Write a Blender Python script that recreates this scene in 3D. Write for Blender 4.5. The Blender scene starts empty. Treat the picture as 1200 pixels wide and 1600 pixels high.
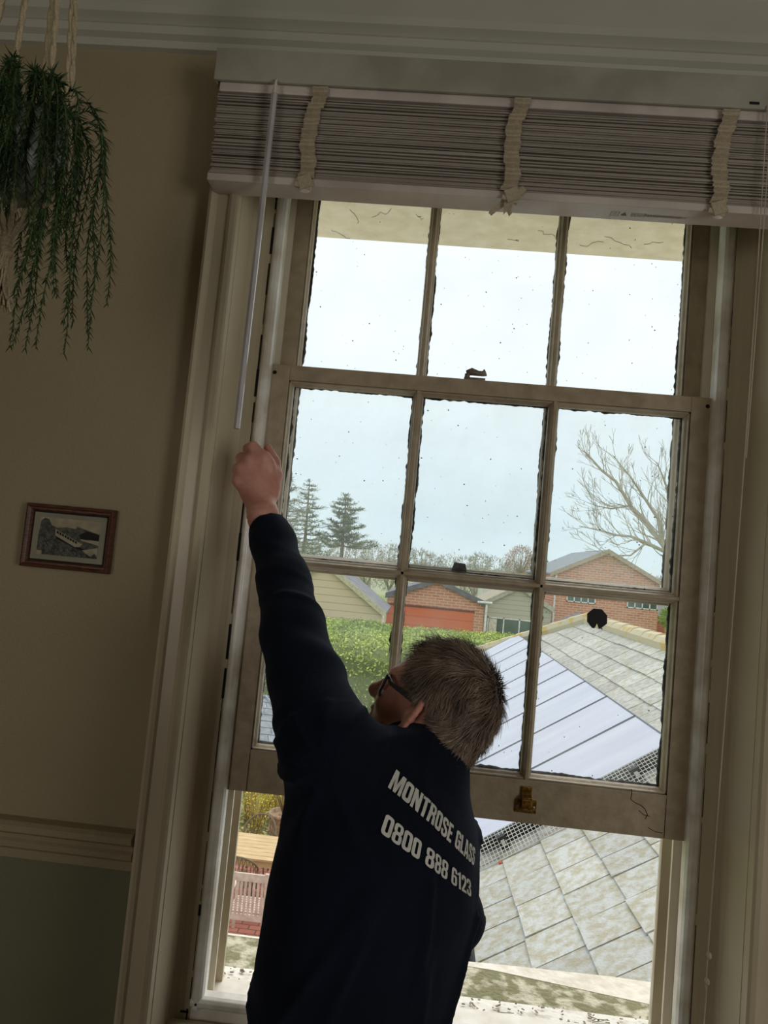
import bpy, bmesh, math, random
import numpy as np
from mathutils import Vector, Matrix, noise
from mathutils.bvhtree import BVHTree
random.seed(7); RS = np.random.RandomState(5)
S = bpy.context.scene

# ------------------------------------------------------------------ camera
FPX = 1110.0
YAW, PITCH, ROLL = -.0575, .0719, .0934
CAM = np.array([-.1111, -1.524, 1.7465])
def cam_basis():
    cy, sy, cp, sp = math.cos(YAW), math.sin(YAW), math.cos(PITCH), math.sin(PITCH)
    f = np.array([sy*cp, cy*cp, sp]); r = np.array([cy, -sy, 0.]); u = np.cross(r, f)
    cr, sr = math.cos(ROLL), math.sin(ROLL)
    return f, cr*r + sr*u, -sr*r + cr*u
CF, CR, CU = cam_basis()
cam = bpy.data.cameras.new('camera'); co = bpy.data.objects.new('camera', cam); S.collection.objects.link(co)
co.matrix_world = Matrix(((CR[0], CU[0], -CF[0], CAM[0]), (CR[1], CU[1], -CF[1], CAM[1]), (CR[2], CU[2], -CF[2], CAM[2]), (0, 0, 0, 1)))
cam.sensor_fit = 'HORIZONTAL'; cam.sensor_width = 36; cam.lens = 36*FPX/1200; cam.clip_start = .02; cam.clip_end = 2000
S.camera = co
def at(px, py, Y):            # the point of the plane y = Y seen at a photo pixel (survey of the place from the photograph)
    d = CF + CR*(px-600)/FPX - CU*(py-800)/FPX
    return CAM + d*(Y-CAM[1])/d[1]

# ------------------------------------------------------------------ world and lights
w = bpy.data.worlds.new('World'); S.world = w; w.use_nodes = True
nt = w.node_tree; nt.nodes.clear()
def N(t, ty, **k):
    n = t.nodes.new(ty)
    for a, b in k.items(): setattr(n, a, b)
    return n
tc = N(nt, 'ShaderNodeTexCoord'); sp_ = N(nt, 'ShaderNodeSeparateXYZ'); rp = N(nt, 'ShaderNodeValToRGB')
nt.links.new(tc.outputs['Generated'], sp_.inputs[0]); nt.links.new(sp_.outputs['Z'], rp.inputs[0])
e = rp.color_ramp.elements
e[0].position = .0; e[0].color = (.70, .80, .84, 1); e[1].position = .6; e[1].color = (.86, .90, .93, 1)
q = e.new(.06); q.color = (.66, .79, .85, 1)
q = e.new(.17); q.color = (.71, .80, .86, 1)
q = e.new(.30); q.color = (.80, .86, .90, 1)
cn = N(nt, 'ShaderNodeTexNoise'); cn.inputs['Scale'].default_value = 2.2; cn.inputs['Detail'].default_value = 4
mp = N(nt, 'ShaderNodeMapping'); mp.inputs['Scale'].default_value = (1, 1, 3.0)
nt.links.new(tc.outputs['Generated'], mp.inputs[0]); nt.links.new(mp.outputs[0], cn.inputs['Vector'])
mr = N(nt, 'ShaderNodeMapRange'); mr.inputs[1].default_value = .35; mr.inputs[2].default_value = .7; mr.inputs[3].default_value = .95; mr.inputs[4].default_value = 1.06
nt.links.new(cn.outputs[0], mr.inputs[0])
mx = N(nt, 'ShaderNodeMix', data_type='RGBA', blend_type='MULTIPLY'); mx.inputs[0].default_value = 1
nt.links.new(rp.outputs[0], mx.inputs[6]); nt.links.new(mr.outputs[0], mx.inputs[7])
bg = N(nt, 'ShaderNodeBackground'); bg.inputs[1].default_value = 1.28
wo = N(nt, 'ShaderNodeOutputWorld'); nt.links.new(mx.outputs[2], bg.inputs[0]); nt.links.new(bg.outputs[0], wo.inputs[0])
sun = bpy.data.lights.new('sun', 'SUN'); sun.energy = 1.7; sun.angle = math.radians(45); sun.color = (1, .96, .9)
so = bpy.data.objects.new('sun', sun); S.collection.objects.link(so)
so.rotation_euler = Vector((-.22, -.50, -.84)).normalized().to_track_quat('-Z', 'Y').to_euler()   # high thin cloud facing the window
# two fill lights added behind the viewer to brighten the dim interior
def area(name, loc, aim, sx, sy, power, col):
    l = bpy.data.lights.new(name, 'AREA'); l.shape = 'RECTANGLE'; l.size = sx; l.size_y = sy; l.energy = power; l.color = col
    o = bpy.data.objects.new(name, l); S.collection.objects.link(o); o.location = loc
    o.rotation_euler = (Vector(aim)-Vector(loc)).to_track_quat('-Z', 'Y').to_euler(); return o
area('fill_side', (2.35, -2.6, 1.7), (-.6, -.6, 1.7), 1.0, 1.5, 20.0, (1, .95, .88))
area('fill_back', (-1.97, -4.5, 1.75), (-.9, 0, 1.7), 1.1, 1.7, 17.0, (1, .95, .88))
S.view_settings.view_transform = 'Standard'; S.view_settings.look = 'None'; S.view_settings.gamma = 1; S.view_settings.use_curve_mapping = False
S.view_settings.exposure = 0.0
S.cycles.max_bounces = 10; S.cycles.diffuse_bounces = 5; S.cycles.transparent_max_bounces = 24; S.cycles.sample_clamp_indirect = 4

# ------------------------------------------------------------------ materials
def s2l(c): return tuple(((v/255)/12.92 if v/255 <= .04045 else ((v/255+.055)/1.055)**2.4) for v in c)
MATS = {}
def mat(name, rgb, rough=.6, rgb2=None, scale=8, bump=0, bscale=60, metal=0, island=0, spec=.5, stretch=None, sheen=0, detail=4, lo=.35, hi=.65):
    if name in MATS: return MATS[name]
    m = bpy.data.materials.new(name); MATS[name] = m; m.use_nodes = True; t = m.node_tree; b = t.nodes['Principled BSDF']
    b.inputs['Roughness'].default_value = rough; b.inputs['Metallic'].default_value = metal; b.inputs['Specular IOR Level'].default_value = spec
    if sheen: b.inputs['Sheen Weight'].default_value = sheen; b.inputs['Sheen Tint'].default_value = (.4, .5, .8, 1)
    c1 = (*s2l(rgb), 1); c2 = (*s2l(rgb2 or [v*.86 for v in rgb]), 1)
    tc = N(t, 'ShaderNodeTexCoord'); mp = N(t, 'ShaderNodeMapping'); t.links.new(tc.outputs['Object'], mp.inputs[0])
    if stretch: mp.inputs['Scale'].default_value = stretch
    n = N(t, 'ShaderNodeTexNoise'); n.inputs['Scale'].default_value = scale; n.inputs['Detail'].default_value = detail; t.links.new(mp.outputs[0], n.inputs['Vector'])
    r = N(t, 'ShaderNodeMapRange'); r.inputs[1].default_value = lo; r.inputs[2].default_value = hi; t.links.new(n.outputs[0], r.inputs[0])
    mx = N(t, 'ShaderNodeMix', data_type='RGBA'); mx.inputs[6].default_value = c1; mx.inputs[7].default_value = c2
    t.links.new(r.outputs[0], mx.inputs[0]); out = mx.outputs[2]
    if island:
        g = N(t, 'ShaderNodeNewGeometry'); hv = N(t, 'ShaderNodeHueSaturation'); rr = N(t, 'ShaderNodeMapRange')
        rr.inputs[3].default_value = 1-island; rr.inputs[4].default_value = 1+island
        t.links.new(g.outputs['Random Per Island'], rr.inputs[0]); t.links.new(rr.outputs[0], hv.inputs['Value']); t.links.new(out, hv.inputs['Color']); out = hv.outputs[0]
    t.links.new(out, b.inputs['Base Color'])
    if bump:
        n2 = N(t, 'ShaderNodeTexNoise'); n2.inputs['Scale'].default_value = bscale; n2.inputs['Detail'].default_value = 5; t.links.new(mp.outputs[0], n2.inputs['Vector'])
        bp = N(t, 'ShaderNodeBump'); bp.inputs['Strength'].default_value = bump; bp.inputs['Distance'].default_value = .01; t.links.new(n2.outputs[0], bp.inputs['Height']); t.links.new(bp.outputs[0], b.inputs['Normal'])
    return m
def tex_over(m, kind, **k):
    """brick pattern on the base colour: k = c1,c2,mortar,scale,w,h,rot"""
    t = m.node_tree; b = t.nodes['Principled BSDF']; tc = N(t, 'ShaderNodeTexCoord'); mp = N(t, 'ShaderNodeMapping'); mp.inputs['Rotation'].default_value = k.get('rot', (0, 0, 0))
    t.links.new(tc.outputs['Object'], mp.inputs[0]); br = N(t, 'ShaderNodeTexBrick'); t.links.new(mp.outputs[0], br.inputs['Vector'])
    for i, c in (('Color1', k['c1']), ('Color2', k['c2']), ('Mortar', k['mortar'])): br.inputs[i].default_value = (*s2l(c), 1)
    br.inputs['Scale'].default_value = k['scale']; br.inputs['Brick Width'].default_value = k['w']; br.inputs['Row Height'].default_value = k['h']; br.inputs['Mortar Size'].default_value = k.get('ms', .012)
    t.links.new(br.outputs[0], b.inputs['Base Color']); return m
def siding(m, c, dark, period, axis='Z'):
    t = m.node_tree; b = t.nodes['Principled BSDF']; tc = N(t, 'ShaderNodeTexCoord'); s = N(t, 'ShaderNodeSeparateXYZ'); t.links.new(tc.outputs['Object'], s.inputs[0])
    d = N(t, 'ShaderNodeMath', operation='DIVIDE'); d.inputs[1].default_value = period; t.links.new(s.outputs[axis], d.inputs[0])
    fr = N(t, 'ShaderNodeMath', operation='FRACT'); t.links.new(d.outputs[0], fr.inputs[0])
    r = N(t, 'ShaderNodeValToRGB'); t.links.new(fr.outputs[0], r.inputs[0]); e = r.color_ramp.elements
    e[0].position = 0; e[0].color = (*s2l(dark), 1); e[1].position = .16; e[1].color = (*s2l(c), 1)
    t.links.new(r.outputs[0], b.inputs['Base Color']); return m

M_wall = mat('wall_paint', (160, 147, 118), .75, (154, 141, 112), 3, .25, 220)
M_walllow = mat('dado_paint', (118, 118, 94), .7, (112, 111, 88), 3, .2, 200)
M_ceil = mat('ceiling_paint', (178, 176, 160), .8)
M_trim = mat('trim_gloss', (198, 186, 160), .3, (188, 176, 150), 5, .05, 30)
M_trimw = mat('white_gloss', (226, 218, 200), .3, (214, 205, 186), 9, .04, 40)
M_sash = mat('sash_paint', (176, 160, 134), .42, (150, 134, 110), 30, .15, 90, lo=.4, hi=.8)
M_bead = mat('bead_white', (244, 242, 236), .22, (205, 198, 184), 14)
M_flake = mat('peeling_edge', (52, 48, 42), .8, (30, 28, 25), 90, .5, 200)
M_putty = mat('putty', (205, 196, 176), .7, (150, 140, 118), 70, .4, 200)
M_dark = mat('dark_gap', (22, 20, 18), .9)
M_floor = mat('floor_carpet', (120, 105, 85), .95, None, 20, .5, 300)
M_blind = mat('blind_slat', (170, 160, 148), .5, (142, 133, 124), 3, .03, 30, stretch=(1, 1, 60))
M_rail = mat('blind_rail', (212, 200, 192), .35)
M_tape = mat('ladder_tape', (186, 172, 148), .85, (170, 156, 132), 200)
M_wand = mat('wand_plastic', (200, 194, 196), .2)
M_brass = mat('old_brass', (186, 146, 76), .3, (120, 88, 48), 160, metal=.9, bump=.2, bscale=100)
M_stonew = mat('white_masonry', (238, 232, 220), .9, (214, 206, 190), 30, .4, 60)
M_moss = mat('mossy_stone', (134, 132, 98), .95, (206, 200, 178), 30, .8, 90, detail=10, lo=.46, hi=.62)
M_soffit = mat('cream_soffit', (255, 242, 214), .9, (240, 224, 192), 20, .5, 30, detail=8)
M_skin = mat('skin', (214, 160, 142), .5, (200, 134, 118), 35, .12, 220)
M_jacket = mat('navy_fleece', (8, 17, 34), .85, (5, 11, 23), 4, .25, 500, sheen=.12, spec=.15)
M_print = mat('reflective_print', (214, 212, 205), .6, (196, 194, 188), 60)
M_hair = mat('hair', (144, 124, 106), .5, (96, 80, 68), 30, island=.5)
M_trous = mat('trousers', (30, 32, 38), .9)
M_shoe = mat('shoe_leather', (28, 24, 22), .5)
M_black = mat('black_plastic', (16, 16, 18), .35)
M_slate = mat('roof_slate', (186, 188, 184), .75, (168, 162, 142), 20, .7, 60, island=.14, detail=8, lo=.4, hi=.62)
M_ridge = mat('ridge_tile', (198, 186, 156), .9, (196, 170, 96), 5, .6, 40, lo=.52, hi=.62)
M_panel = mat('solar_cell', (190, 193, 206), .42, (176, 180, 196), .8, spec=.8, stretch=(1, 6, 1))  # dark cells given a pale base: the sky's reflection is put into the colour
M_pframe = mat('panel_frame', (60, 66, 84), .4)
M_wire = mat('guard_wire', (210, 208, 200), .5)
M_slate2 = mat('grey_slate', (138, 146, 154), .7, (112, 120, 128), 6, .4, 30, island=.16)
M_brick = tex_over(mat('brick', (170, 90, 66), .9), 'b', c1=(214, 146, 118), c2=(192, 124, 98), mortar=(210, 188, 168), scale=1, w=.45, h=.15, rot=(math.pi/2, 0, 0), ms=.02)
M_brickp = tex_over(mat('brick_paving', (170, 90, 70), .9), 'b', c1=(190, 124, 104), c2=(168, 104, 88), mortar=(110, 84, 70), scale=1, w=.24, h=.12, ms=.01)
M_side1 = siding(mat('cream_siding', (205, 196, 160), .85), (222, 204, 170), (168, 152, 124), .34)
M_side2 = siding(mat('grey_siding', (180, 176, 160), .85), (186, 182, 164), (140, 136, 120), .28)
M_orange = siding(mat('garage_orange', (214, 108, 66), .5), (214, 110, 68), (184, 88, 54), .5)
M_rooftile = mat('dark_roof', (126, 126, 132), .8, (104, 104, 110), 2, .4, 10)
M_white = mat('white_upvc', (240, 240, 238), .4)
M_glassd = mat('far_glass', (92, 112, 104), .12, (60, 80, 70), .8, spec=.8)
M_grass = mat('grass', (150, 164, 90), 1, (118, 136, 70), .25, .3, 2)
M_hedge = mat('hedge_leaf', (186, 200, 100), .8, (140, 164, 76), .5, island=.35)
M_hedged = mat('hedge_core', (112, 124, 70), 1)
M_fir = mat('fir_needles', (156, 172, 140), .9, (132, 150, 116), 2, island=.3)  # needles lightened, haze over the trees is put into the colour
M_bark = mat('pale_bark', (176, 168, 146), .9, (150, 142, 118), 6, .3, 30)
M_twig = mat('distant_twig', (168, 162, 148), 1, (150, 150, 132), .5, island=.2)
M_twigr = mat('russet_twig', (176, 140, 122), 1, (160, 126, 108), .5, island=.2)
M_wood = mat('table_wood', (206, 180, 132), .6, (184, 154, 106), 5, stretch=(1, 8, 8))
M_wood2 = mat('weathered_wood', (214, 196, 180), .7, (190, 170, 152), 12)
M_metal = mat('garden_metal', (120, 108, 84), .5)
M_terra = mat('pot_clay', (168, 142, 110), .85, (120, 96, 72), 14, .3, 40)
M_straw = mat('dry_stems', (206, 188, 130), .9, (170, 150, 96), 6, island=.3)
M_yel = mat('yellow_leaf', (224, 206, 60), .8, (190, 180, 60), 6, island=.3)
M_macr = mat('cotton_cord', (208, 192, 160), .95, (190, 172, 140), 300, .5, 500)
M_fern = mat('fern_green', (64, 92, 50), .7, (46, 70, 40), 14, island=.35)
M_pot = mat('glazed_pot', (150, 152, 140), .3)
M_pic = mat('frame_wood', (104, 62, 44), .35, (60, 34, 26), 60, .1, 80, stretch=(1, 1, 6))
M_mount = mat('picture_mount', (150, 146, 126), .8)
M_ink = mat('picture_dark', (52, 54, 50), .8, (96, 96, 86), 160, detail=6)
M_paper = mat('picture_light', (168, 158, 134), .8, (150, 142, 120), 60)
M_inkd = mat('picture_black', (24, 24, 24), .8)

def glass_mat(name, haze, rough=0):
    m = bpy.data.materials.new(name); m.use_nodes = True; t = m.node_tree; t.nodes.clear()
    o = N(t, 'ShaderNodeOutputMaterial'); tr = N(t, 'ShaderNodeBsdfTransparent'); gl = N(t, 'ShaderNodeBsdfGlossy'); gl.inputs['Roughness'].default_value = .02
    di = N(t, 'ShaderNodeBsdfTranslucent'); di.inputs[0].default_value = (.9, .9, .88, 1)
    tr.inputs[0].default_value = (.96, .98, .97, 1)
    fr = N(t, 'ShaderNodeFresnel'); fr.inputs[0].default_value = 1.45
    a = N(t, 'ShaderNodeMixShader'); b = N(t, 'ShaderNodeMixShader')
    tc = N(t, 'ShaderNodeTexCoord'); n = N(t, 'ShaderNodeTexNoise'); n.inputs['Scale'].default_value = 9; n.inputs['Detail'].default_value = 6; t.links.new(tc.outputs['Object'], n.inputs['Vector'])
    r = N(t, 'ShaderNodeMapRange'); r.inputs[1].default_value = .35; r.inputs[2].default_value = .75; r.inputs[3].default_value = haze*.3; r.inputs[4].default_value = haze*1.9; t.links.new(n.outputs[0], r.inputs[0])
    t.links.new(fr.outputs[0], a.inputs[0]); t.links.new(tr.outputs[0], a.inputs[1]); t.links.new(gl.outputs[0], a.inputs[2])
    t.links.new(r.outputs[0], b.inputs[0]); t.links.new(a.outputs[0], b.inputs[1]); t.links.new(di.outputs[0], b.inputs[2]); t.links.new(b.outputs[0], o.inputs[0])
    return m
M_glass = glass_mat('dusty_window_glass', .085)
M_lens = glass_mat('spectacle_lens', .0)

# ------------------------------------------------------------------ helpers
def rootloc(name, loc, label=None, cat=None, group=None, kind=None):
    o = bpy.data.objects.new(name, None); o.empty_display_size = .1; S.collection.objects.link(o); o.location = Vector(loc)
    return tag(o, label, cat, group, kind)
def tag(o, label=None, cat=None, group=None, kind=None):
    for k, v in (('label', label), ('category', cat), ('group', group), ('kind', kind)):
        if v: o[k] = v
    return o
def wloc(o):
    v = Vector(o.location)
    while o.parent: o = o.parent; v = v + Vector(o.location) if o.type == 'EMPTY' else v
    return v
def link(name, me, m, parent=None, smooth=False):
    o = bpy.data.objects.new(name, me); S.collection.objects.link(o)
    if m is not None:
        for mm in (m if isinstance(m, (list, tuple)) else [m]): me.materials.append(mm)
    if parent is not None:
        o.parent = parent
        r = parent
        while r.parent: r = r.parent
        if parent.type == 'EMPTY': o.matrix_parent_inverse = Matrix.Translation(-Vector(parent.location))
        elif r.type == 'EMPTY': o.matrix_parent_inverse = Matrix.Identity(4)
    if smooth:
        for p in me.polygons: p.use_smooth = True
    return o
class MB:
    def __init__(s): s.v = []; s.f = []; s.mi = []
    def add(s, vs, fs, mi=0):
        b = len(s.v); s.v += [tuple(map(float, v)) for v in vs]; s.f += [tuple(b+i for i in f) for f in fs]; s.mi += [mi]*len(fs); return s
    def box(s, x0, x1, y0, y1, z0, z1, mi=0):
        return s.add([(x, y, z) for x in (x0, x1) for y in (y0, y1) for z in (z0, z1)],
                     [(0, 1, 3, 2), (4, 6, 7, 5), (0, 4, 5, 1), (2, 3, 7, 6), (0, 2, 6, 4), (1, 5, 7, 3)], mi)
    def obox(s, c, ax, ay, az, hx, hy, hz, mi=0):
        c = np.array(c); P = [c + sx*hx*np.array(ax) + sy*hy*np.array(ay) + sz*hz*np.array(az) for sx in (-1, 1) for sy in (-1, 1) for sz in (-1, 1)]
        return s.add(P, [(0, 1, 3, 2), (4, 6, 7, 5), (0, 4, 5, 1), (2, 3, 7, 6), (0, 2, 6, 4), (1, 5, 7, 3)], mi)
    def sweep(s, prof, p0, p1, a, b, mi=0, mit0=0, mit1=0):
        """extrude a closed profile of (u,v) along p0->p1 with axes a,b; mit = length shift per unit of u (mitre)"""
        p0, p1, a, b = map(lambda q: np.array(q, float), (p0, p1, a, b)); d = (p1-p0)/np.linalg.norm(p1-p0); n = len(prof)
        V = [p0+a*u+b*v+d*mit0*u for u, v in prof]+[p1+a*u+b*v-d*mit1*u for u, v in prof]
        return s.add(V, [(i, (i+1) % n, n+(i+1) % n, n+i) for i in range(n)]+[tuple(range(n))[::-1], tuple(range(n, 2*n))], mi)
    def tube(s, pts, rad, n=8, mi=0, cap=True):
        pts = [np.array(p, float) for p in pts]; rad = rad if hasattr(rad, '__len__') else [rad]*len(pts); V = []; prev = None
        for i, p in enumerate(pts):
            t = pts[min(i+1, len(pts)-1)]-pts[max(i-1, 0)]; t = t/(np.linalg.norm(t)+1e-12)
            if prev is None: h = np.array([0, 0, 1.]) if abs(t[2]) < .9 else np.array([1., 0, 0]); x = np.cross(t, h)
            else: x = prev-t*(prev@t)
            x = x/(np.linalg.norm(x)+1e-12); prev = x; y = np.cross(t, x)
            V += [p+rad[i]*(x*math.cos(k*2*math.pi/n)+y*math.sin(k*2*math.pi/n)) for k in range(n)]
        F = [(i*n+k, i*n+(k+1) % n, (i+1)*n+(k+1) % n, (i+1)*n+k) for i in range(len(pts)-1) for k in range(n)]
        if cap: F += [tuple(range(n))[::-1], tuple(range((len(pts)-1)*n, len(pts)*n))]
        return s.add(V, F, mi)
    def lathe(s, prof, c, n=20, mi=0):
        c = np.array(c, float); V = [c+np.array([r*math.cos(k*2*math.pi/n), r*math.sin(k*2*math.pi/n), z]) for r, z in prof for k in range(n)]
        m = len(prof); F = [(i*n+k, i*n+(k+1) % n, (i+1)*n+(k+1) % n, (i+1)*n+k) for i in range(m-1) for k in range(n)]
        return s.add(V, F+[tuple(range(n))[::-1], tuple(range((m-1)*n, m*n))], mi)
    def ball(s, c, r, n=10, mi=0, sc=(1, 1, 1)):
        c = np.array(c, float); V = []; m = n//2+1
        for i in range(m+1):
            for k in range(n):
                th = math.pi*i/m; V.append(c+r*np.array([sc[0]*math.sin(th)*math.cos(2*math.pi*k/n), sc[1]*math.sin(th)*math.sin(2*math.pi*k/n), sc[2]*math.cos(th)]))
        return s.add(V, [(i*n+k, (i+1)*n+k, (i+1)*n+(k+1) % n, i*n+(k+1) % n) for i in range(m) for k in range(n)], mi)
    def build(s, name, m, parent=None, smooth=False, bevel=0, off=None, seg=2, wn=True):
        me = bpy.data.meshes.new(name); V = s.v
        me.from_pydata(V, [], s.f); me.update()
        o = link(name, me, m, parent, smooth)
        if any(s.mi): me.polygons.foreach_set('material_index', s.mi)
        bm = bmesh.new(); bm.from_mesh(me); bmesh.ops.remove_doubles(bm, verts=bm.verts, dist=1e-6) if smooth else None
        bmesh.ops.recalc_face_normals(bm, faces=bm.faces); bm.to_mesh(me); bm.free()
        if bevel:
            b = o.modifiers.new('b', 'BEVEL'); b.width = bevel; b.segments = seg; b.limit_method = 'ANGLE'
        return o

# smooth distance-field surfaces (bodies, clothes)
def surface_nets(fn, lo, hi, h):
    lo = np.array(lo, float); n = np.ceil((np.array(hi)-lo)/h).astype(int)+1
    ax = [lo[i]+h*np.arange(n[i]) for i in range(3)]
    X, Y, Z = np.meshgrid(*ax, indexing='ij'); D = fn(X.ravel().astype(np.float32), Y.ravel().astype(np.float32), Z.ravel().astype(np.float32)).reshape(X.shape)
    c = [(i, j, k) for i in (0, 1) for j in (0, 1) for k in (0, 1)]
    nx, ny, nz = n; sub = lambda a, i, j, k: a[i:nx-1+i, j:ny-1+j, k:nz-1+k]
    ins = np.stack([sub(D, *q) < 0 for q in c]); act = ins.any(0) & ~ins.all(0); idx = -np.ones(act.shape, int); A = np.argwhere(act); idx[act] = np.arange(len(A))
    vals = {q: D[A[:, 0]+q[0], A[:, 1]+q[1], A[:, 2]+q[2]] for q in c}
    acc = np.zeros((len(A), 3)); cnt = np.zeros(len(A))
    for q in c:
        for d in range(3):
            if q[d] == 0:
                q2 = list(q); q2[d] = 1; q2 = tuple(q2); a, b = vals[q], vals[q2]; cr = (a < 0) != (b < 0)
                t = np.where(cr, a/(a-b+1e-20), 0); P = np.tile(np.array(q, float), (len(A), 1)); P[:, d] = t
                acc += P*cr[:, None]; cnt += cr
    V = lo+h*(A+acc/cnt[:, None]); F = []
    for d in range(3):
        o1, o2 = [(1, 2), (2, 0), (0, 1)][d]
        s0 = [slice(1, -1)]*3; s0[d] = slice(0, -1); s1 = list(s0); s1[d] = slice(1, None)
        s0 = tuple(s0); s1 = tuple(s1); a, b = D[s0] < 0, D[s1] < 0
        E = np.argwhere(a != b)+np.array([1 if i != d else 0 for i in range(3)]); sg = a[a != b]
        e1 = np.zeros(3, int); e1[o1] = 1; e2 = np.zeros(3, int); e2[o2] = 1
        q = [idx[tuple((E-x).T)] for x in (0*e1, e1, e1+e2, e2)]; Q = np.stack(q, 1); Q[~sg] = Q[~sg][:, ::-1]; F.append(Q)
    F = np.concatenate(F); F = F[(F >= 0).all(1)]
    return V, F
def smin(a, b, k): h = np.clip(.5+.5*(b-a)/k, 0, 1); return b+(a-b)*h-k*h*(1-h)
def rcone(X, Y, Z, p, q, r1, r2):
    p = np.array(p, float); q = np.array(q, float); d = q-p; L = d@d
    t = np.clip(((X-p[0])*d[0]+(Y-p[1])*d[1]+(Z-p[2])*d[2])/L, 0, 1)
    return np.sqrt((X-p[0]-t*d[0])**2+(Y-p[1]-t*d[1])**2+(Z-p[2]-t*d[2])**2)-(r1+(r2-r1)*t)
def ell(X, Y, Z, c, ax, rr):
    x, y, z = X-c[0], Y-c[1], Z-c[2]; k = [(x*a[0]+y*a[1]+z*a[2])/r for a, r in zip(ax, rr)]
    l = np.sqrt(k[0]**2+k[1]**2+k[2]**2); return (l-1)*min(rr)*.95
def chain(X, Y, Z, pts, rad, k=.01, d=None):
    for i in range(len(pts)-1):
        c = rcone(X, Y, Z, pts[i], pts[i+1], rad[i], rad[i+1]); d = c if d is None else smin(d, c, k)
    return d
def np_mesh(name, V, F, m, parent=None, smooth=True):
    me = bpy.data.meshes.new(name); me.from_pydata([tuple(v) for v in V], [], [tuple(map(int, f)) for f in F]); me.update()
    return link(name, me, m, parent, smooth)
def relax(V, F, it=2, lam=.5):
    E = np.concatenate([F[:, [0, 1]], F[:, [1, 2]], F[:, [2, 3]], F[:, [3, 0]]]); E = np.concatenate([E, E[:, ::-1]])
    deg = np.bincount(E[:, 0], minlength=len(V))[:, None]
    for _ in range(it):
        s = np.zeros_like(V)
        for d in range(3): s[:, d] = np.bincount(E[:, 0], weights=V[E[:, 1], d], minlength=len(V))
        V = V+lam*(s/deg-V)
    return V
# ================================================================== THE ROOM
YW, YO = -.12, .15      # inner and outer face of the window wall
HX = .548               # half width of the box-sash recess
def struct(o, label=None): o['kind'] = 'structure'; return o
b = MB()
b.box(-2.6, -HX, YW, .055, 0, 3.05); b.box(HX, 2.4, YW, .055, 0, 3.05); b.box(-HX, HX, YW, .055, 2.75, 3.05)
b.box(-2.6, -.478, .1, YO, 0, 3.05, 1); b.box(.478, 2.4, .1, YO, 0, 3.05, 1); b.box(-.478, .478, .1, YO, 2.7, 3.05, 1); b.box(-.478, .478, .1, YO, 0, .74, 1)
b.box(-2.6, -HX-.05, .055, .1, 0, 3.05); b.box(HX+.05, 2.4, .055, .1, 0, 3.05)
struct(b.build('wall_front', [M_wall, M_stonew]))
struct(MB().box(-2.6, -HX-.06, YW-.004, YW, 0, 1.115).box(HX+.06, 2.4, YW-.004, YW, 0, 1.115).build('wall_front_dado', M_walllow))
struct(MB().box(-2.7, -2.6, -4.6, YO, 0, 3.05).build('wall_left', M_wall))
struct(MB().box(2.4, 2.5, -4.6, -3.2, 0, 3.05).box(2.4, 2.5, -2.0, YO, 0, 3.05).box(2.4, 2.5, -3.2, -2.0, 0, .8).box(2.4, 2.5, -3.2, -2.0, 2.6, 3.05).build('wall_right', M_wall))
struct(MB().box(-2.7, 2.5, -4.7, -4.6, 0, 3.05).build('wall_back', M_wall))
struct(MB().box(-2.7, 2.5, -4.7, YO, -.1, 0).build('floor', M_floor))
struct(MB().box(-2.7, 2.5, -4.7, YO, 3.05, 3.15).build('ceiling', M_ceil))
# unseen side window and its opening, added to go with the fill light
wf = MB().box(2.42, 2.47, -3.2, -3.14, .8, 2.6).box(2.42, 2.47, -2.06, -2.0, .8, 2.6).box(2.42, 2.47, -3.14, -2.06, .8, .87).box(2.42, 2.47, -3.14, -2.06, 2.53, 2.6).box(2.42, 2.47, -3.14, -2.06, 1.68, 1.72)
struct(wf.build('added_window_side', M_trimw))
wf = MB().box(-2.58, -2.54, -4.6, -4.56, .86, 2.64).box(-1.40, -1.36, -4.6, -4.56, .86, 2.64).box(-2.54, -1.40, -4.6, -4.56, .86, .9).box(-2.54, -1.40, -4.6, -4.56, 2.6, 2.64)  # unseen frame on the back wall, added to go with the fill light
struct(wf.build('added_window_back', M_trimw))
# cornice rail: (out, up) profile swept along x
prof = [(0, 2.768), (.012, 2.77), (.018, 2.782), (.030, 2.788), (.034, 2.802), (.026, 2.812), (.044, 2.822), (.048, 2.836), (.02, 2.845), (.02, 2.93), (.03, 2.95), (.06, 3.0), (.12, 3.05), (0, 3.05)]
cor = MB().sweep([(-u, min(3.05, v+.012)) for u, v in prof], (-2.6, YW, 0), (2.4, YW, 0), (0, 1, 0), (0, 0, 1))
struct(cor.build('trim_1', mat('cornice_paint', (188, 186, 172), .7, (180, 178, 164), 4)))
dp = [(0, 1.106), (.010, 1.11), (.012, 1.128), (.020, 1.134), (.022, 1.144), (.014, 1.15), (.016, 1.158), (.030, 1.166), (.032, 1.178), (.022, 1.184), (0, 1.186)]
dr = MB()
for x0, x1 in ((-2.6, -.612), (.612, 2.4)): dr.sweep([(-u, v) for u, v in dp], (x0, YW, 0), (x1, YW, 0), (0, 1, 0), (0, 0, 1))
struct(dr.build('trim_2', M_wall, bevel=.001))
struct(MB().box(-2.6, -.612, YW-.02, YW, 0, .18).box(.612, 2.4, YW-.02, YW, 0, .18).build('baseboard_front', M_trim, bevel=.004))
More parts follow.
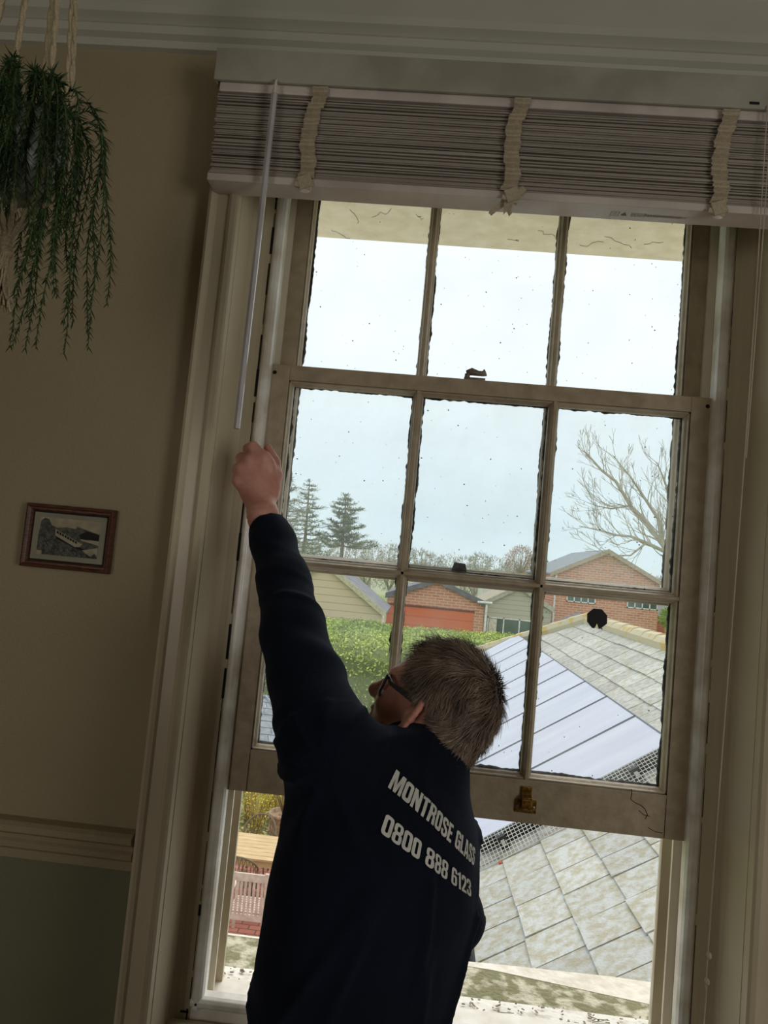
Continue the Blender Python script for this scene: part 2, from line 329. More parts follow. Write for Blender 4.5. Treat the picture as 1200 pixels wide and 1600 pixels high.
# architrave left and right and over the head
ap = [(0, 0), (0, -.026), (.004, -.031), (.012, -.034), (.018, -.031), (.021, -.026), (.043, -.027), (.047, -.033), (.054, -.036), (.060, -.033), (.064, -.022), (.068, 0)]
arc = MB()
for s in (-1, 1): arc.sweep([(u, v) for u, v in ap], (s*(HX-.003), YW, 0), (s*(HX-.003), YW, 2.73), (s, 0, 0), (0, 1, 0))
arc.sweep([(u, v) for u, v in ap], (-.61, YW, 2.66), (.61, YW, 2.66), (0, 0, 1), (0, 1, 0))
struct(arc.build('trim_3', M_trim, smooth=False))

# ------------------------------------------------------------------ window_1: the fixed box frame
win = rootloc('window_1', (0, 0, .8), kind='structure')
fr = MB()
for s in (-1, 1):
    fr.box(*(sorted((s*.5, s*HX))), -.012, .012, 0.0, 2.75)              # flat board beside the bead
    fr.sweep([(0, 0), (.012, -.003), (.023, -.014), (.028, -.030), (.030, -.112), (.0335, -.112), (.0335, .01), (0, .01)], (s*(HX-.034), -.012, .8-.8), (s*(HX-.034), -.012, 2.75), (s, 0, 0), (0, 1, 0))
    fr.box(*(sorted((s*.487, s*HX))), .012, .099, .78, 2.75)
    fr.box(*(sorted((s*.462, s*.5))), .088, .0985, .78, 2.75)
fr.box(-HX, HX, -.012, .1, 2.665, 2.75)
fo = fr.build('frame', M_trim, win)
fb = MB()
beadp = [(-.013, .012), (-.013, -.008), (-.010, -.016), (-.004, -.021), (.004, -.021), (.010, -.017), (.013, -.010), (.013, .012)]
fb2 = MB()
for s in (-1, 1): fb.sweep([(u, v) for u, v in beadp], (s*.4875, 0, .803), (s*.4875, 0, 2.67), (s, 0, 0), (0, 1, 0))
fb.sweep(beadp, (-.5, 0, .815), (.5, 0, .815), (0, 0, 1), (0, 1, 0))
bo = fb.build('staff_bead', M_bead, win, smooth=False, bevel=.0015)
# parting bead between the sashes
pb = MB()
for s in (-1, 1): pb.box(*(sorted((s*.470, s*.49))), .0465, .0545, .8, 2.67)
pb.build('parting_bead', M_trimw, win)
# dark shrinkage cracks beside the beads, ragged
ck = MB()
for s, x in ((-1, -.5025), (1, .5022)):
    z = .82
    while z < 2.62:
        L = random.uniform(.02, .09); wd = random.choice([.0006, .001, .0016, .0026]) if s < 0 else random.choice([.0003, .0007])
        ck.box(x-wd, x+wd, -.0128, -.0118, z, z+L); z += L*random.choice([.98, 1, 1, 1.3])
ck.box(-.52, -.503, -.0135, -.0118, .792, .796); ck.box(-.507, -.504, -.0135, -.0118, .76, .80)
ck.build('crack', M_dark, win)
M_sillw0 = mat('sill_white', (242, 238, 228), .5, (224, 216, 200), 20)
# inner sill and panel below the window
sl = MB().box(-.5, .5, -.012, .105, .775, .803); sl.build('sill_board', M_sillw0, win, bevel=.002)
pn = MB().box(-HX, HX, -.02, .0, 0, .775).box(-HX, HX, -.035, -.02, .70, .785).box(-HX, HX, -.035, -.02, .0, .2)
pn.build('panel_back', M_trim, win, bevel=.003)
# exterior stone sill, weathered: white near the window and mossy towards the lip
es = MB().add([(-.8, .1, .795), (.8, .1, .795), (.8, .17, .79), (-.8, .17, .79), (-.8, .1, .7), (.8, .1, .7), (.8, .17, .7), (-.8, .17, .7)], [(0, 1, 2, 3), (4, 7, 6, 5), (0, 4, 5, 1), (2, 6, 7, 3), (1, 5, 6, 2), (0, 3, 7, 4)])
lg = MB(); n = 40
xs = np.linspace(-3, 3, n+1)
ye = [.308 if x < .1 else .308-.17*(x-.1) for x in xs]
yi = [.158+.02*noise.noise((x*6, 0, 3)) for x in xs]
V = []; F = []
for x, a, c in zip(xs, yi, ye):
    m = (a+c)/2
    V += [(x, a, .788), (x, m, .788+.004*noise.noise((x*20, 1, 0))), (x, max(c, .2), .786), (x, max(c, .2), .66), (x, a, .66)]
for i in range(n):
    for k in range(4): F.append((i*5+k, i*5+k+1, (i+1)*5+k+1, (i+1)*5+k))
lg.add(V, F)
win_sill = rootloc('window_sill', (0, .15, .7), kind='structure')
M_sillw = mat('white_sill', (240, 236, 226), .85, (206, 200, 186), 26, .5, 50, detail=8, lo=.5, hi=.7)
es.build('painted_slab', M_sillw, win_sill)
lg.build('mossy_slab', M_moss, win_sill)
lp = MB(); V = []; F = []
for i, x in enumerate(xs):
    c = max(ye[i], .2); d = .012 if x < .05 else .012+.10*min(1, (x-.05)/.5); V += [(x, c, .787), (x, c+d, .785), (x, c+d, .64), (x, c, .64)]
for i in range(n):
    for k in range(4): F.append((i*4+k, i*4+(k+1) % 4, (i+1)*4+(k+1) % 4, (i+1)*4+k))
lp.add(V, F).build('white_lip', M_stonew, win_sill)
# crumbs of paint and twigs on the sill: uncountable
cr = MB()
for _ in range(130):
    x = random.uniform(-.47, .47); y = random.uniform(.11, .165); s = random.uniform(.0008, .0022); z = .797
    cr.obox((x, y, z), (math.cos(x*90), math.sin(x*90), 0), (-math.sin(x*90), math.cos(x*90), 0), (0, 0, 1), s*random.uniform(1, 3), s, .0006)
for _ in range(9):
    x = random.uniform(-.45, .45); y = random.uniform(.12, .16); a = random.uniform(-.8, .8); cr.tube([(x, y, .797), (x+.02*math.cos(a), y+.02*math.sin(a), .799), (x+.045*math.cos(a+.4), y+.03*math.sin(a+.4), .797)], .0009, 4)
tag(cr.build('debris', mat('debris', (160, 146, 124), .9, (110, 98, 82), 80)), 'dark flakes and twigs scattered on the white outer window sill', 'debris', kind='stuff')
# soffit of the eaves over the window outside
sf = MB().box(-3, 3, .15, .47, 2.675, 2.9); struct(sf.build('exterior_soffit', M_soffit))
sc = MB()
for (x0, y0, L, a) in ((-.38, .30, .05, 1.2), (-.33, .33, .07, -.5), (.12, .34, .07, .4), (.3, .35, .1, .35), (-.2, .30, .02, .9), (.05, .4, .04, .2), (.42, .38, .05, -.3), (-.45, .42, .06, .6), (.25, .42, .06, -.5)):
    pts = [(x0+L*t/6*math.cos(a)+.016*noise.noise((t*.7, x0*9, 0.3)), y0+L*t/6*math.sin(a)*1.5+.020*noise.noise((t*.7, 5.2, x0*7)), 2.6745) for t in range(7)]; sc.tube(pts, .0006, 4)
sc.build('crack', M_flake, S.objects['exterior_soffit'])

# ------------------------------------------------------------------ the two sashes
def sash(name, z0, H, y0, brail, trail, zm, label):
    root = rootloc(name, (0, y0, z0)); tag(root, label, 'window sash', 'sliding window sashes'); th = .043
    z1 = z0+H; W2 = .4835; st = .049
    fr = MB()
    for s in (-1, 1): fr.box(*sorted((s*W2, s*(W2-st))), y0, y0+th, z0, z1)
    fr.box(-W2+st, W2-st, y0, y0+th, z0, z0+brail).box(-W2+st, W2-st, y0, y0+th, z1-trail, z1)
    fr.build('frame', M_sash, root, bevel=.0015)
    gx0, gx1 = -W2+st, W2-st; gz0, gz1 = z0+brail, z1-trail; gy = y0+.026
    # ovolo moulding strips round the whole light and on both sides of every bar
    mould = [(0, 0), (0, .003), (-.003, .003), (-.004, .008), (-.0075, .014), (-.0085, .019), (-.0085, .024), (0, .024)]
    bars = MB(); mx_ = [-.148, .148]; hw = .0045
    for x in mx_:
        bars.sweep([(-hw, .002), (-hw*.6, .0), (hw*.6, .0), (hw, .002), (hw, .006), (hw+.002, .011), (hw+.006, .016), (hw+.007, .024), (hw+.002, .027), (hw*.9, .04), (-hw*.9, .04), (-hw-.002, .027), (-hw-.007, .024), (-hw-.006, .016), (-hw-.002, .011), (-hw, .006)], (x, y0, gz0), (x, y0, gz1), (1, 0, 0), (0, 1, 0))
    pv = bars.build('vertical_bar', M_sash, root); pv.name = 'vertical_bar'
    bars = MB()
    bars.sweep([(-hw, .002), (-hw*.6, .0), (hw*.6, .0), (hw, .002), (hw, .006), (hw+.002, .011), (hw+.006, .016), (hw+.007, .024), (hw+.002, .027), (hw*.9, .04), (-hw*.9, .04), (-hw-.002, .027), (-hw-.007, .024), (-hw-.006, .016), (-hw-.002, .011), (-hw, .006)], (gx0, y0, zm), (gx1, y0, zm), (0, 0, 1), (0, 1, 0))
    bars.build('horizontal_bar', M_sash, root)
    md = MB()
    for s in (-1, 1):
        x = s*gx1; md.sweep([(-u, v) for u, v in mould], (x, y0+.001, gz0), (x, y0+.001, gz1), (-s, 0, 0), (0, 1, 0))
    for s, z in ((-1, gz0), (1, gz1)): md.sweep([(-u, v) for u, v in mould], (gx0, y0+.001, z), (gx1, y0+.001, z), (0, 0, -s), (0, 1, 0))
    md.build('moulding', M_sash, root)
    xs = [gx0]+mx_+[gx1]; zs = [gz0, zm, gz1]
    for i in range(3):
        for j in range(2):
            a0 = xs[i]+(.008 if i else .006); a1 = xs[i+1]-(.008 if i < 2 else .006); c0 = zs[j]+.006; c1 = zs[j+1]-.006
            p = MB().add([(a0, gy+.001, c0), (a1, gy+.001, c0), (a1, gy+.001, c1), (a0, gy+.001, c1)], [(0, 1, 2, 3)]).build('pane', M_glass, root)
            sp = MB()          # fly specks and paint dots on the outside of the pane
            for _ in range(46 if j else 22):
                x = random.triangular(a0, a1, random.choice([a0, a1])); z = random.triangular(c0, c1, c0) if random.random() < .6 else random.uniform(c0, c1); r = random.choice([.0004, .0006, .0008, .0012])
                sp.obox((x, gy+.002, z), (1, 0, 0), (0, 1, 0), (0, 0, 1), r*random.uniform(.6, 1.4), .0003, r)
            so_ = sp.build('specks', M_flake, p); so_['kind'] = 'stuff'
            for k, (pp, qq, inn) in enumerate((((a0, c0), (a0, c1), (1, 0)), ((a1, c0), (a1, c1), (-1, 0)), ((a0, c0), (a1, c0), (0, 1)), ((a0, c1), (a1, c1), (0, -1)))):
                # ragged old putty line and dark dirt along each edge, on the outer face
                L = math.hypot(qq[0]-pp[0], qq[1]-pp[1]); m = int(L/.004); d = ((qq[0]-pp[0])/L, (qq[1]-pp[1])/L)
                for (col, w0, amp, yy, seed) in ((M_flake, {0: .0045, 1: .005, 2: .006, 3: .003}[k] if z0 < 1.5 else {0: .006, 1: .003, 2: .001, 3: .001}[k], .0040, gy+.0035, 1), (M_putty, .002, .004, gy+.0050, 7)):
                    V = []; F = []
                    for t in range(m+1):
                        u = L*t/m; ww = max(0, w0+amp*(noise.noise((u*22, i*7+j*3+k*5+seed+z0, seed)))+amp*.7*noise.noise((u*90, k, seed+j)))
                        base = (pp[0]+d[0]*u, pp[1]+d[1]*u); V += [(base[0]-inn[0]*.008, yy, base[1]-inn[1]*.008), (base[0]+inn[0]*ww, yy, base[1]+inn[1]*ww)]
                    F = [(2*t, 2*t+1, 2*t+3, 2*t+2) for t in range(m)]
                    V += [(v[0], v[1]+.003, v[2]) for v in V]; nn = 2*(m+1); F += [tuple(nn+a for a in f) for f in F]+[(2*t+1, 2*t+3, nn+2*t+3, nn+2*t+1) for t in range(m)]
                    P = MB().add(V, F); EDG.setdefault((root.name, col.name), MB()).add(P.v, P.f)
    return root, gy
EDG = {}
up, _ = sash('sash', 1.712, .938, .056, .030, .045, 2.15, 'upper sliding sash of the tall window, farther out, its top behind the blind')
lo, gyl = sash('sash', 1.24, .922, .002, .088, .034, 1.24+.4898, 'lower sliding sash, raised, with two rows of three panes and a brass lift')
for (rn, cn_), mb in EDG.items(): mb.build('putty_edge', bpy.data.materials[cn_], S.objects[rn])
# horns / screw heads, crack lines, brass lift, catch on lower sash
sh = MB()
for s in (-1, 1): MB().ball((s*.468, .001, 2.143), .0045, 8, sc=(1, .4, 1)).build('sash_screw', M_dark, lo)
jl = MB()
for s in (-1, 1): MB().box(*sorted((s*.4345, s*.4338)), .0012, .0025, 1.243, 1.32).build('joint_line', M_dark, lo)
pts = [(.362, .0015, 1.333), (.364, .0015, 1.322), (.362, .0015, 1.312), (.372, .0015, 1.306), (.384, .0015, 1.302), (.392, .0015, 1.296), (.398, .0015, 1.285), (.394, .0015, 1.276)]
jl.tube(pts, .0007, 4); jl.build('paint_crack', M_dark, lo); jl = MB(); jl.tube([(.38, .0015, 1.292), (.39, .0015, 1.284), (.403, .0015, 1.282)], .0006, 4).build('paint_crack', M_dark, lo); jl = MB(); jl.tube([(.40, .0015, 1.26), (.415, .0015, 1.253), (.43, .0015, 1.252)], .0006, 4)
jl.build('paint_crack', M_dark, lo)
lf = MB().box(.128, .172, -.0015, .003, 1.262, 1.288)
lf.box(.150-.0105, .150+.0105, -.0035, .002, 1.28, 1.315)
for k in range(9):
    a = math.pi*k/8; lf.box(.1395, .1605, -.0035-.011*math.sin(a), -.0035-.011*math.sin(a)+.003, 1.284-.012*math.cos(a)-.0025, 1.284-.012*math.cos(a)+.0025)
lf.tube([(.1395, -.012, 1.272), (.1605, -.012, 1.272)], .003, 8)
lfo = lf.build('sash_lift', M_brass, lo, bevel=.0008); lfo['label'] = 'old brass hook lift on the bottom rail'
sc_ = MB()
for x in (.134, .166): MB().ball((x, -.002, 1.275), .003, 10, sc=(1, .4, 1)).build('screw', mat('screw_head', (190, 170, 130), .4, metal=.8), lfo)
ct = MB().box(-.052, -.006, .008, .034, 2.162, 2.168).tube([(-.045, .02, 2.168), (-.045, .02, 2.178)], .006, 10)
ct.tube([(-.047, .02, 2.180), (-.036, .02, 2.184), (-.022, .02, 2.181), (-.012, .02, 2.181), (-.006, .02, 2.184)], [.006, .0085, .006, .006, .0085], 10)
c_ = ct.build('sash_catch', mat('painted_catch', (150, 142, 128), .5, (110, 100, 86), 40), lo, smooth=True); c_['label'] = 'painted cast fastener on the meeting rail'
kp = MB().add([(-.042, .05, 1.745), (-.008, .05, 1.745), (-.012, .05, 1.762), (-.037, .05, 1.764), (-.042, .075, 1.745), (-.008, .075, 1.745), (-.014, .075, 1.762), (-.034, .075, 1.764)], [(0, 1, 2, 3), (4, 7, 6, 5), (0, 4, 5, 1), (3, 2, 6, 7), (1, 5, 6, 2), (0, 3, 7, 4)])
k_ = kp.build('sash_keeper', M_flake, up, bevel=.0015)
# black eight-sided disc stuck on the pane
dc = MB(); r = .0225; cx, cz = .2735, 1.672
oc = [(cx+r*math.cos(math.pi/8+k*math.pi/4)*(1+.05*math.sin(k*3)), cz+r*math.sin(math.pi/8+k*math.pi/4)) for k in range(8)]
notch = []
for k, p in enumerate(oc):
    notch.append(p)
    if k == 5: notch += [(cx-.004, cz-.021), (cx+.001, cz-.010), (cx+.005, cz-.021)]
m = len(notch)
dc.add([(x, .0265, z) for x, z in notch]+[(x, .0215, z) for x, z in notch], [tuple(range(m)), tuple(range(m, 2*m))]+[(k, (k+1) % m, m+(k+1) % m, m+k) for k in range(m)])
do = dc.build('glass_marker', M_black, bevel=.0008); tag(do, 'small black eight-sided disc stuck on the lower right window pane', 'window sticker')

# ------------------------------------------------------------------ venetian blind, fully raised
bl = rootloc('venetian_blind', (0, -.17, 2.66)); tag(bl, 'grey slatted venetian blind, fully raised and bunched above the window', 'blind')
BX0, BX1 = -.592, .592
MB().box(BX0-.010, BX1+.010, -.212, -.204, 2.664, 2.73).box(BX0-.010, BX0-.004, -.205, -.15, 2.664, 2.73).box(BX1+.004, BX1+.010, -.205, -.15, 2.664, 2.73).build('valance', mat('valance_paint', (176, 172, 156), .6), bl, bevel=.002)
MB().box(BX0, BX1, -.202, -.152, 2.6475, 2.715).build('head_rail', M_rail, bl, bevel=.002)
stk = MB(); z = 2.479; k = 0; ZT = 2.643
while z < ZT:
    if z < 2.50: th = .0036; gap = .0007; tone = 0
    else: th = random.choice([.0024, .003, .0032]); gap = random.choice([.0002, .0008, .0012, .003])
    sag = random.uniform(-.003, .003); dx = random.uniform(-.003, .003)
    V = []; nn = 16; tilt = random.uniform(-.002, .0035)
    for i in range(nn+1):
        x = BX0+(BX1-BX0)*i/nn+dx; zz = z+.0016*noise.noise((x*2.4, k*.6, 1))
        V += [(x, -.2+sag, zz), (x, -.175+sag, zz+.0012+tilt*.5), (x, -.15+sag, zz+tilt), (x, -.15+sag, zz+th+tilt), (x, -.175+sag, zz+th+.0012+tilt*.5), (x, -.2+sag, zz+th)]
    F = [(i*6+a, i*6+(a+1) % 6, (i+1)*6+(a+1) % 6, (i+1)*6+a) for i in range(nn) for a in range(6)]+[tuple(range(6)), tuple(range(nn*6, nn*6+6))]
    stk.add(V, F); z += th+gap; k += 1
so_ = stk.build('slat_stack', M_blind, bl)
br = MB().box(BX0-.004, BX1+.004, -.203, -.147, 2.463, 2.478); br.build('bottom_rail', M_rail, bl, bevel=.002)
# warning symbols printed on the underside of the bottom rail
pr_ = MB(); zz = 2.4624
gy_ = -.172
def q_(x0, x1, y0, y1): pr_.add([(x0, y0, zz), (x1, y0, zz), (x1, y1, zz), (x0, y1, zz)], [(0, 1, 2, 3)])
for x0, x1, y0, y1 in ((.196, .212, -.180, -.1792), (.196, .212, -.1652, -.1644), (.196, .1968, -.18, -.1644), (.2112, .212, -.18, -.1644), (.2, .208, -.176, -.1752), (.2, .208, -.171, -.1702)): q_(x0, x1, y0, y1)
pr_.add([(.216, -.1665, zz), (.228, -.1665, zz), (.222, -.1785, zz)], [(0, 1, 2)])
for r_ in range(3):
    x = .235
    while x < (.258 if r_ != 1 else .336): L = random.uniform(.002, .006); q_(x, x+L, -.178+r_*.005, -.1762+r_*.005); x += L+.0012
for r_ in range(2):
    x = .26
    while x < .33: L = random.uniform(.002, .005); q_(x, x+L, -.1755+r_*.005, -.1737+r_*.005); x += L+.0012
pr_.build('warning_print', mat('print_grey', (120, 112, 106), .7), bl)
# ladder tapes bunched in front of the stack, tied under the rail
for (x0, bend, tie) in ((-.398, 1, 0), (-.004, -1, 1), (.388, 1, 2)):
    tp = MB(); V = []; nn = 90
    for i in range(nn+1):
        t = i/nn; zz = 2.662-.186*t; x = x0+.0045*math.sin(t*7+bend*1.3)*bend+(.0015*math.sin(t*17))-.010*(t-.5)
        y = -.2085-.0036*math.sin(t*2*math.pi*17)-.002*math.sin(t*2*math.pi*5); hw = .0148+.0012*math.sin(t*40)
        V += [(x-hw, y, zz), (x, y-.0006, zz-.0005), (x+hw, y, zz+.0008), (x+hw, y+.0012, zz), (x-hw, y+.0012, zz)]
    F = [(i*5+a, i*5+(a+1) % 5, (i+1)*5+(a+1) % 5, (i+1)*5+a) for i in range(nn) for a in range(5)]+[(0, 1, 2, 3, 4)]
    tp.add(V, F); T = tp.build('ladder_tape', M_tape, bl)
    kn = MB(); x = x0-.003*bend
    # folded tape end and button
    kn.obox((x+.002, -.210, 2.467), (.93, 0, .36), (0, 1, 0), (-.36, 0, .93), .0135, .0022, .0125)
    kn.obox((x-.002, -.206, 2.4585), (.98, .1, -.2), (0, 1, 0), (.2, 0, .98), .016, .004, .0045)
    if tie == 1:
        kn.obox((x+.012, -.210, 2.470), (.7, 0, .7), (0, 1, 0), (-.7, 0, .7), .016, .002, .006)
        kn.add([(x-.012, -.208, 2.462), (x+.006, -.209, 2.462), (x+.004, -.206, 2.432), (x-.001, -.207, 2.425), (x-.006, -.206, 2.436), (x-.012, -.206, 2.428)], [(0, 1, 2, 3, 4, 5)])
        kn.add([(x-.014, -.2, 2.462), (x-.002, -.2, 2.455), (x-.025, -.2, 2.437), (x-.034, -.2, 2.428), (x-.04, -.2, 2.433), (x-.036, -.2, 2.444)], [(0, 1, 2, 3, 4, 5)])
    kn.build('tape_end', M_tape, T, bevel=.0006)
    if tie != 1: MB().ball((x+.001, -.205, 2.4535), .0125, 14, sc=(1, .3, .62)).build('button', M_rail, T, smooth=True)
wd = MB().tube([(-.474, -.222, 2.640), (-.475, -.222, 2.3), (-.4765, -.222, 1.972)], .0062, 6)
W_ = wd.build('tilt_wand', M_wand, bl)
MB().tube([(-.474, -.214, 2.668), (-.474, -.222, 2.660), (-.474, -.222, 2.64)], .0022, 6).tube([(-.474, -.222, 2.655), (-.474, -.222, 2.632)], [.003, .0075], 8).build('wand_hook', M_trimw, W_)
MB().box(.43, .448, -.213, -.211, 2.672, 2.677).build('cord_slot', M_dark, bl)
for dx, ph in ((0, 0), (.006, 1.4)):
    c = MB().tube([(.462+dx-.017*t+.0025*math.sin(t*5+ph), -.214, 2.67-1.60*t) for t in np.linspace(0, 1 if dx == 0 else .42, 40)], .0011, 5)
    C_ = c.build('lift_cord', mat('blind_cord', (196, 186, 166), .8), bl)
    if dx == 0: [MB().ball((kx_, -.214, kz_), .006, 8, sc=(.8, .8, 1)).build('cord_knot', mat('blind_cord', (196, 186, 166), .8), C_) for kx_, kz_ in ((.4445, 1.082), (.4455, 1.125))]
MB().tube([(.4445, -.214, 1.075), (.443, -.214, .98)], .0011, 5).build('cord_tail', mat('blind_cord', (196, 186, 166), .8), bl)

# ------------------------------------------------------------------ framed picture
pr = rootloc('picture_frame', (-.82, YW, 1.738)); tag(pr, 'small dark wooden framed black-and-white picture hanging on the cream wall', 'picture')
X0, X1, Z0, Z1 = -.912, -.728, 1.674, 1.802; y = YW-.002
fp = [(0, 0), (0, -.010), (.0025, -.014), (.0055, -.015), (.008, -.012), (.011, -.0115), (.0135, -.008), (.0145, -.004), (.0145, 0)]
f = MB()
f.sweep(fp, (X0, y, Z0), (X0, y, Z1), (1, 0, 0), (0, 1, 0), mit0=1, mit1=1); f.sweep(fp, (X1, y, Z0), (X1, y, Z1), (-1, 0, 0), (0, 1, 0), mit0=1, mit1=1)
f.sweep(fp, (X0, y, Z0), (X1, y, Z0), (0, 0, 1), (0, 1, 0), mit0=1, mit1=1); f.sweep(fp, (X0, y, Z1), (X1, y, Z1), (0, 0, -1), (0, 1, 0), mit0=1, mit1=1)
f.build('frame', M_pic, pr)
MB().box(X0+.0125, X1-.0125, y-.0045, y-.0035, Z0+.0125, Z1-.0125).box(X0+.004, X1-.004, y-.0035, y+.002, Z0+.004, Z1-.004).build('slip', M_inkd, pr)
MB().box(X0+.017, X1-.017, y-.0055, y-.0046, Z0+.017, Z1-.017).build('mount', M_mount, pr)
ix0, ix1, iz0, iz1 = X0+.029, X1-.029, Z0+.027, Z1-.026; IW, IH = ix1-ix0, iz1-iz0
im = MB()
def poly(pts, mi, lay): im.add([(ix0+u*IW, y-.0057-lay*.00012, iz0+v*IH) for u, v in pts], [tuple(range(len(pts)))], mi)
poly([(0, 0), (1, 0), (1, 1), (0, 1)], 1, 0)
poly([(0, 0), (1, 0), (1, .42), (.7, .5), (.45, .55), (.2, .5), (0, .55)], 0, 1)
poly([(0, .5), (.02, .9), (.08, .98), (.15, .95), (.2, .8), (.3, .74), (.45, .78), (.6, .75), (.62, .82), (.66, .8), (.8, .74), (1, .66), (1, .5), (.5, .45)], 0, 2)
poly([(.66, .6), (.8, .72), (1, .64), (1, .48), (.7, .5)], 2, 3); poly([(.7, .46), (1, .36), (1, .42), (.7, .5)], 1, 4)
poly([(.27, .72), (.33, .66), (.74, .36), (.70, .28), (.62, .27), (.28, .53)], 1, 5)
poly([(.28, .53), (.62, .27), (.70, .28), (.86, .17), (.78, .15), (.3, .45)], 2, 6)
for k in range(8): u = .30+k*.045; v = .60-k*.032; poly([(u, v), (u+.033, v-.024), (u+.033, v+.04), (u, v+.064)], 2, 7)
poly([(.74, .2), (1, .3), (1, .06), (.95, .14), (.9, .04)], 1, 7)
for k in range(9): u = .84+k*.014; poly([(u, .02), (u+.006, .02), (.92+(u-.9)*1.9, .22-abs(u-.9)*1.4)], 2, 8)
poly([(0, 0), (.09, .0), (.09, .1), (0, .1)], 1, 8)
for k in range(150):
    u, v = random.random(), random.uniform(0, .42)
    if v < .46-abs(u-.1)*.5: poly([(u, v), (u+.012, v+.01), (u+.004, v+.03)], random.choice([1, 2]), 6)
im.build('print', [M_ink, M_paper, M_inkd], pr)

# ------------------------------------------------------------------ hanging fern in a macrame sling
HPX, HPY = -.745, -.56
ROOTF = rootloc('hanging_plant', (HPX, HPY, 2.3)); tag(ROOTF, 'trailing feathery green fern hanging in a cream macrame sling by the wall', 'plant')
pc = (HPX, HPY, 2.285)
MB().lathe([(.001, -.062), (.035, -.06), (.055, -.03), (.063, .01), (.06, .045), (.062, .052), (.055, .052), (.052, .03), (.001, .028)], pc, 28).build('pot', M_pot, ROOTF, smooth=True)
mc = MB()
def cord(P, r=.0030, n=5, tw=1):
    P = [np.array(p, float) for p in P]
    for ph in (0, math.pi):
        mc.tube([p+tw*.0018*np.array([math.cos(i*1.3+ph), math.sin(i*1.3+ph), 0]) for i, p in enumerate(P)], r, n)
top = np.array([HPX, HPY, 3.03])
for k in range(8):
    a = 2*math.pi*(k+.3)/8; rim = np.array([pc[0]+.064*math.cos(a), pc[1]+.064*math.sin(a), pc[2]+.05]); bot = np.array([pc[0]+.03*math.cos(a+.4), pc[1]+.03*math.sin(a+.4), pc[2]-.075]); kn = np.array([pc[0], pc[1], pc[2]-.125])
    up_ = top+np.array([.01*math.cos(a), .01*math.sin(a), 0])
    cord([up_+(rim-up_)*t+np.array([0, 0, 0]) for t in np.linspace(0, 1, 46)]); cord([rim+(bot-rim)*t+.02*math.sin(math.pi*t)*np.array([math.cos(a), math.sin(a), 0]) for t in np.linspace(0, 1, 10)])
    cord([bot+(kn-bot)*t for t in np.linspace(0, 1, 6)])
# one outer cord on the right, bundle knot, tassel
for k in range(5): mc.ball((pc[0]+random.uniform(-.003, .003), pc[1], pc[2]-.118-.007*k), .0095, 8, sc=(1, 1, .6))
for k in range(60):
    a = random.uniform(0, 6.28); r0 = .006*random.random(); r1 = .024*math.sqrt(random.random()); L = random.uniform(.075, .095); s0 = np.array([pc[0], pc[1], pc[2]-.135])
    mc.tube([s0+np.array([math.cos(a)*(r0+(r1-r0)*t*t)+.002*math.sin(9*t+k)-.006*t, math.sin(a)*(r0+(r1-r0)*t*t)+.002*math.cos(8*t+k), -L*t]) for t in np.linspace(0, 1, 8)], .0017, 5)
mc.build('macrame_sling', M_macr, ROOTF, smooth=True)
MB().tube([tuple(top), (top[0], top[1], 3.05)], .006).ball(tuple(top), .014).build('hook', M_brass, ROOTF)
fn = MB(); stm = MB()
for k in range(74):
    a = random.uniform(0, 6.28) if k < 50 else random.uniform(-2.6, -.5); fwd = random.uniform(.045, .095); L = random.choice([.16, .2, .25, .3, .34])*random.uniform(.8, 1.05)
    if math.cos(a) > .45: L *= 1.06; fwd *= .95
    if math.sin(a) < -.6: L *= .75
    base = np.array([pc[0]+.02*math.cos(a), pc[1]+.02*math.sin(a), pc[2]+.03]); rise = random.uniform(.03, .07); P = []
    wob = random.uniform(-.03, .03)
    for t in np.linspace(0, 1, 34):
        s = min(1, t*3.2); P.append(base+np.array([math.cos(a)*fwd*math.sin(s*math.pi/2), math.sin(a)*fwd*math.sin(s*math.pi/2), rise*math.sin(min(t*3.2, 1)*math.pi*.75)-(L+rise)*max(0, t-.16)**1.15])+np.array([wob*t+.006*math.sin(t*7+k), wob*t*.6, 0]))
    stm.tube(P, [.0013*(1-.5*i/34) for i in range(34)], 4)
    for i in range(2, 34):
        d = P[i]-P[i-1]; d = d/np.linalg.norm(d); x = np.cross(d, (0.3, 1, .2)); x /= np.linalg.norm(x); y = np.cross(d, x)
        for q in range(5):
            an = q*1.256+i*.9+random.uniform(-.3, .3); ln = random.uniform(.009, .02)*(1 if i < 30 else .6); dr = x*math.cos(an)+y*math.sin(an)+d*.75; dr /= np.linalg.norm(dr); wv = np.cross(dr, d); wv = wv/(np.linalg.norm(wv)+1e-9)*.0009
            p0 = P[i]+(P[i-1]-P[i])*random.random(); p1 = p0+dr*ln*.5+d*.001; p2 = p0+dr*ln+d*.003
            fn.add([p0-wv, p0+wv, p1+wv*1.2, p2, p1-wv*1.2], [(0, 1, 2, 3, 4)])
stm.build('stem', mat('fern_stem', (84, 104, 54), .7), ROOTF); fn.build('foliage', M_fern, ROOTF)
